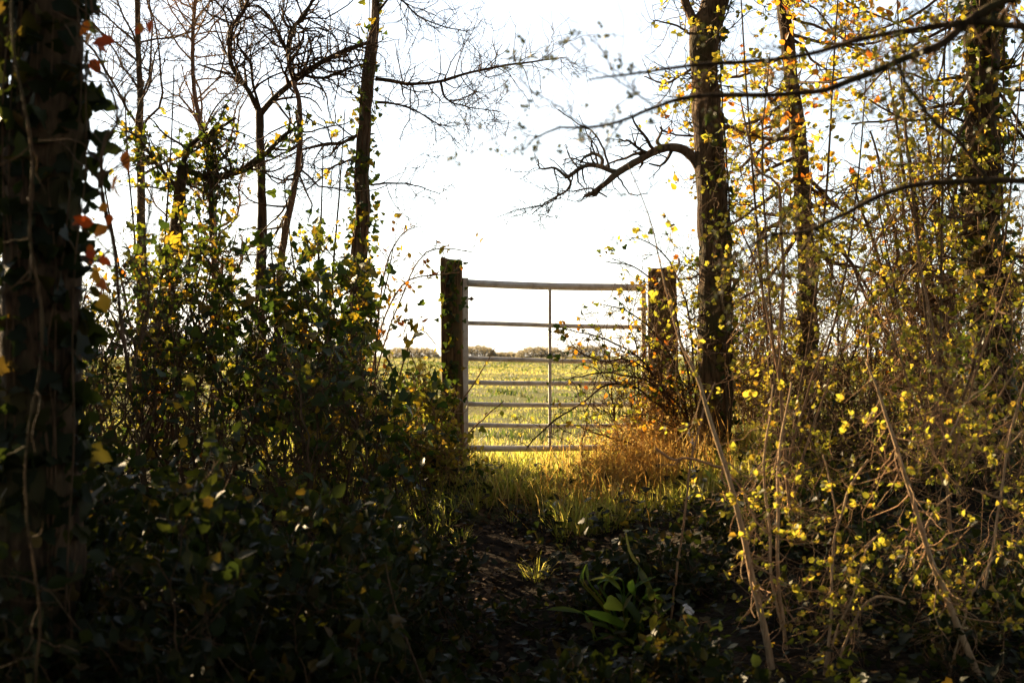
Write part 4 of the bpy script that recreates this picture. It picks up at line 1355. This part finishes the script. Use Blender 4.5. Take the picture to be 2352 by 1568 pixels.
q1 = grow(rr_, *stack(sb), 150, 7, (.15, 1), (.06, .34), (35, 80), .22, (0, 0, -.02), rr=.3, rmin=.0012)
q2 = grow(rr_, *q1, 380, 6, (.15, 1), (.03, .16), (30, 75), .28, rmin=.0011)
twig_part(root, [q1, q2], 'twig_dark')
LL = on_twigs(rr_, q2[0], 300, (.2, 1), (.007, .014), 4, spread=.005)
split_leaves(root, LL, 'round', 'shaded_bud', rr_, 160)

# ------------------------------------------------------------------ small plants and odds and ends by the path
rp = R(401)
d0 = on_ground(1440, 1478)
x0 = P(1440, 0, d0)[0]
root = thing('dock_plant', 'broad strap-leaved green plant catching the light right of the path', 'plant', ground_of(x0, d0))
lv = [(1470, 1300, 1395, 1205), (1500, 1360, 1440, 1265), (1440, 1400, 1320, 1345), (1430, 1330, 1330, 1300), (1460, 1370, 1425, 1290), (1455, 1450, 1295, 1355), (1480, 1445, 1395, 1300),
      (1500, 1440, 1530, 1365), (1420, 1455, 1330, 1395), (1440, 1470, 1400, 1390), (1455, 1475, 1440, 1400), (1530, 1520, 1500, 1490), (1445, 1480, 1345, 1430)]
me_cache = MB().add(*[*fan([(0, 0), (.12, .04), (.35, .08), (.6, .09), (.85, .055), (1, 0)], .5, .35, .25)], None, 0).mesh('leaf')
me_cache.materials.append(M['dock_leaf'])
for k in range(26):
    a_, b_ = rp.uniform(1330, 1530), rp.uniform(1330, 1480)
    lv.append((a_, b_, a_ + rp.normal() * 45, b_ - rp.uniform(30, 85)))
for a, b, c, e in lv:
    p0, p1 = P(a, b, d0 + .08 * rp.normal()), P(a + (c - a) * .72, b + (e - b) * .72, d0 - .05 + .08 * rp.normal())
    di = p1 - p0
    s_ = np.linalg.norm(di)
    di = di / s_
    no = nrm(np.array([-.5, -.35, .8]) + rp.normal(size=3) * .35)
    no = nrm(no - (no @ di) * di)
    si = np.cross(no, di)
    o = bpy.data.objects.new('leaf', me_cache)
    o.parent = root
    mt = np.eye(4)
    mt[:3, 0], mt[:3, 1], mt[:3, 2], mt[:3, 3] = di * s_, si * s_, no * s_, p0 - np.array(root['_b'])
    o.matrix_local = Matrix(mt.tolist())
    COL.objects.link(o)
    foot = np.array(root['_b'])
    pts = spline([foot - [0, 0, .03], foot * .5 + p0 * .5 + [0, 0, .02], p0, p0 + di * s_ * .15], 10)
    MB().tubes(pts, np.linspace(.005, .003, 10), 6).build('leaf_stalk', 'dock_leaf', root)


def tuft(label, px, py, d, n, h, seed, w=.006):
    r = R(seed)
    d = on_ground(px, py)
    x_, y_ = P(px, py, d)[0], d
    root = thing('grass_tuft', label, 'grass tuft', ground_of(x_, y_), 'grass tufts by the path')
    mb = MB()
    q = r.normal(size=(n, 2)) * h * .14
    an = np.arctan2(q[:, 1], q[:, 0]) + r.normal(size=n) * .4
    blades(mb, r, x_ + q[:, 0], y_ + q[:, 1], h * r.uniform(.5, 1.1, n), np.full(n, w), .8, dirx=an)
    mb.build('blades', 'lush_blade', root)


tuft('bright grass tuft alone on the dark path', 1232, 1330, 7.55, 44, .17, 411, .005)
tuft('small grass tuft on the path where the grass shade begins', 1172, 1200, 8.9, 16, .10, 412)
tuft('tall bright grass tuft at the edge of the bracken right of the path', 1370, 1150, 8.6, 160, .36, 413)
tuft('grass tuft on the left side of the path below the bramble', 1060, 1250, 8.3, 26, .16, 414)

# white scrap and pale stone
sc_ = thing('paper_scrap', 'crumpled white paper scrap caught among the dark brambles', 'scrap', tuple(P(1580, 1398, 5.6)))
r = R(421)
uu_, vv_ = np.meshgrid(np.linspace(-1, 1, 9), np.linspace(-1, 1, 7))
e = np.sqrt(np.clip(1 - .25 * uu_ ** 2 - .25 * vv_ ** 2, 0, 1))
pp = P(1580, 1398, 5.6)[None, None] + .030 * (uu_ * e)[..., None] * np.array([.75, .1, -.65]) + .018 * (vv_ * e)[..., None] * np.array([.5, .3, .6]) + .006 * r.normal(size=(7, 9, 1)) * np.array([.2, -1, .3])
idx = np.arange(63).reshape(7, 9)
f = np.stack([idx[:-1, :-1], idx[:-1, 1:], idx[1:, 1:], idx[1:, :-1]], -1).reshape(-1, 4)
ob = MB().add(pp.reshape(-1, 3), None, f).build('sheet', 'white_scrap', sc_)
so = ob.modifiers.new('thick', 'SOLIDIFY')
so.thickness = .0015
y_ = on_ground(1286, 1182)
x_ = P(1286, 0, y_)[0]
st = thing('stone', 'small pale stone at the edge of the sunlit grass by the path', 'stone', ground_of(x_, y_))
v = nrm(R(5).normal(size=(1, 3)))
th, ph = np.meshgrid(np.linspace(.05, np.pi - .05, 12), np.linspace(0, 2 * np.pi, 18, endpoint=False), indexing='ij')
sv = np.stack([np.sin(th) * np.cos(ph), np.sin(th) * np.sin(ph), np.cos(th)], -1)
sv = sv * (1 + .16 * wav(sv, 2.6, 9, 3))[..., None] * np.array([.055, .04, .04]) + np.array([x_, y_, float(G(x_, y_)) + .05])
idx = np.arange(12 * 18).reshape(12, 18)
f = np.stack([idx[:-1], idx[1:], np.roll(idx[1:], -1, 1), np.roll(idx[:-1], -1, 1)], -1).reshape(-1, 4)
MB().add(sv.reshape(-1, 3), None, f).build('rock', 'pale_stone', st)

# dead leaves on the path, ground ivy either side
rl = R(431)
n = 3800
y = rl.uniform(4.2, 9.6, n)
x = pathx(y) + rl.normal(size=n) * .6
pos = np.stack([x, y, G(x, y) + .02 + .012 * rl.random(n)], -1)
o = MB().leaves((pos, nrm(rl.normal(size=(n, 3)) * [1, 1, .25]), rl.normal(size=(n, 3)) * .35 + [0, 0, 1], rl.uniform(.02, .055, n)), 'ovate', rl).build('leaf_litter', 'litter')
tag(o, 'brown fallen leaves scattered over the dark path', 'leaf litter', kind='stuff')
n = 16000
y = rl.uniform(2.6, 9.6, n)
x = pathx(y) + rl.uniform(-1, 1, n) * (y * .37 + .6)
aw = np.abs(x - pathx(y))
k = (aw > .08 + .16 * wav(np.stack([x, y], -1), 2.5, 44)) & (wav(np.stack([x, y], -1), 3.2, 45) > -.25 + .4 * rl.normal(size=n))
x, y = x[k], y[k]
n = len(x)
pos = np.stack([x, y, G(x, y) + .02 + .16 * rl.random(n) ** 2], -1)
o = MB().leaves((pos, nrm(rl.normal(size=(n, 3)) * [1, 1, .5]), rl.normal(size=(n, 3)) * .5 + [0, -.1, 1], rl.uniform(.02, .065, n)), 'ivy', rl).build('ground_ivy', 'dark_leaf')
tag(o, 'dark ivy and low leaves carpeting both sides of the path', 'ground cover', kind='stuff')

# unseen wood added behind and above the viewpoint to darken the foreground
rw = R(451)
n = 34000
pos = np.stack([rw.uniform(-11, 11, n), rw.uniform(-9, 7.5, n), rw.uniform(0, 9, n)], -1)
wall = (pos[:, 1] < -1.5) | ((np.abs(pos[:, 0]) > 3.6) & (pos[:, 1] < 2.6))
roof = (pos[:, 2] > 4.2) & (pos[:, 1] > -3)
free = (np.abs(pos[:, 0]) < .45 * pos[:, 1] + 1.3) & (pos[:, 2] < EYE + .30 * np.maximum(pos[:, 1], 0) + 1.0) & (pos[:, 1] > -1.5)
pos = pos[(wall | roof) & ~free]
n = len(pos)
mb = MB().leaves((pos, nrm(rw.normal(size=(n, 3))), rw.normal(size=(n, 3)), rw.uniform(.15, .38, n)), 'small', rw)
o = mb.build('woodland', 'dark_leaf')
tag(o, 'dense unseen wood added behind and above the viewpoint to cast shade', 'woodland', kind='stuff')

# ------------------------------------------------------------------ far edge of the meadow
for i, (a, b, t_, lab) in enumerate([(880, 1010, 799, 'low far bush on the horizon seen left of the dark gate post'), (1040, 1142, 795, 'rounded far bush on the horizon next to the hinge side of the gate'),
                                    (1184, 1300, 798, 'broad far bush on the horizon behind the gate centre'), (1290, 1400, 794, 'far bush on the horizon behind the twig tangle'),
                                    (1120, 1205, 810, 'lowest far bush on the horizon filling the gap between its neighbours')]):
    d = 150.0 + 4 * i
    c = P((a + b) / 2, 822, d)
    gz0 = float(G(c[0], d))
    root = thing('bush', lab, 'bush', (c[0], d, gz0), 'far bushes on the horizon')
    r = R(500 + i)
    hw, hh_ = (b - a) / 2 / F * d, (817 - t_) / F * d + EYE - gz0
    n = 3000
    tg = np.stack([c[0] + hw * r.uniform(-1, 1, n), d + r.normal(size=n) * .8, np.zeros(n)], -1)
    prof = np.clip(1 - ((tg[:, 0] - c[0]) / hw) ** 4, 0, 1) ** .6 * (1 + .13 * wav(tg[:, :1], 3.1, 600 + i))
    tg[:, 2] = gz0 + hh_ * prof * r.random(n) ** .55
    MB().leaves((tg, nrm(r.normal(size=(n, 3))), r.normal(size=(n, 3)) + [0, 0, .4], r.uniform(.10, .24, n)), 'small', r).build('foliage', 'hazed_bush', root)['kind'] = 'stuff'
    k = 60
    ft = np.stack([c[0] + hw * r.uniform(-.8, .8, k), d + r.normal(size=k) * .3, np.full(k, gz0 - .1)], -1)
    q = stems(r, ft, tg[:k] + [0, 0, .1], 6, .2, .05, .03)
    twig_part(root, [q], 'twig_dark', 4, 'stems')

for o in bpy.data.objects:
    if '_b' in o:
        del o['_b']
print('objects', len(bpy.data.objects), 'tris', sum(len(o.data.loops) - 2 * len(o.data.polygons) for o in bpy.data.objects if o.type == 'MESH'))
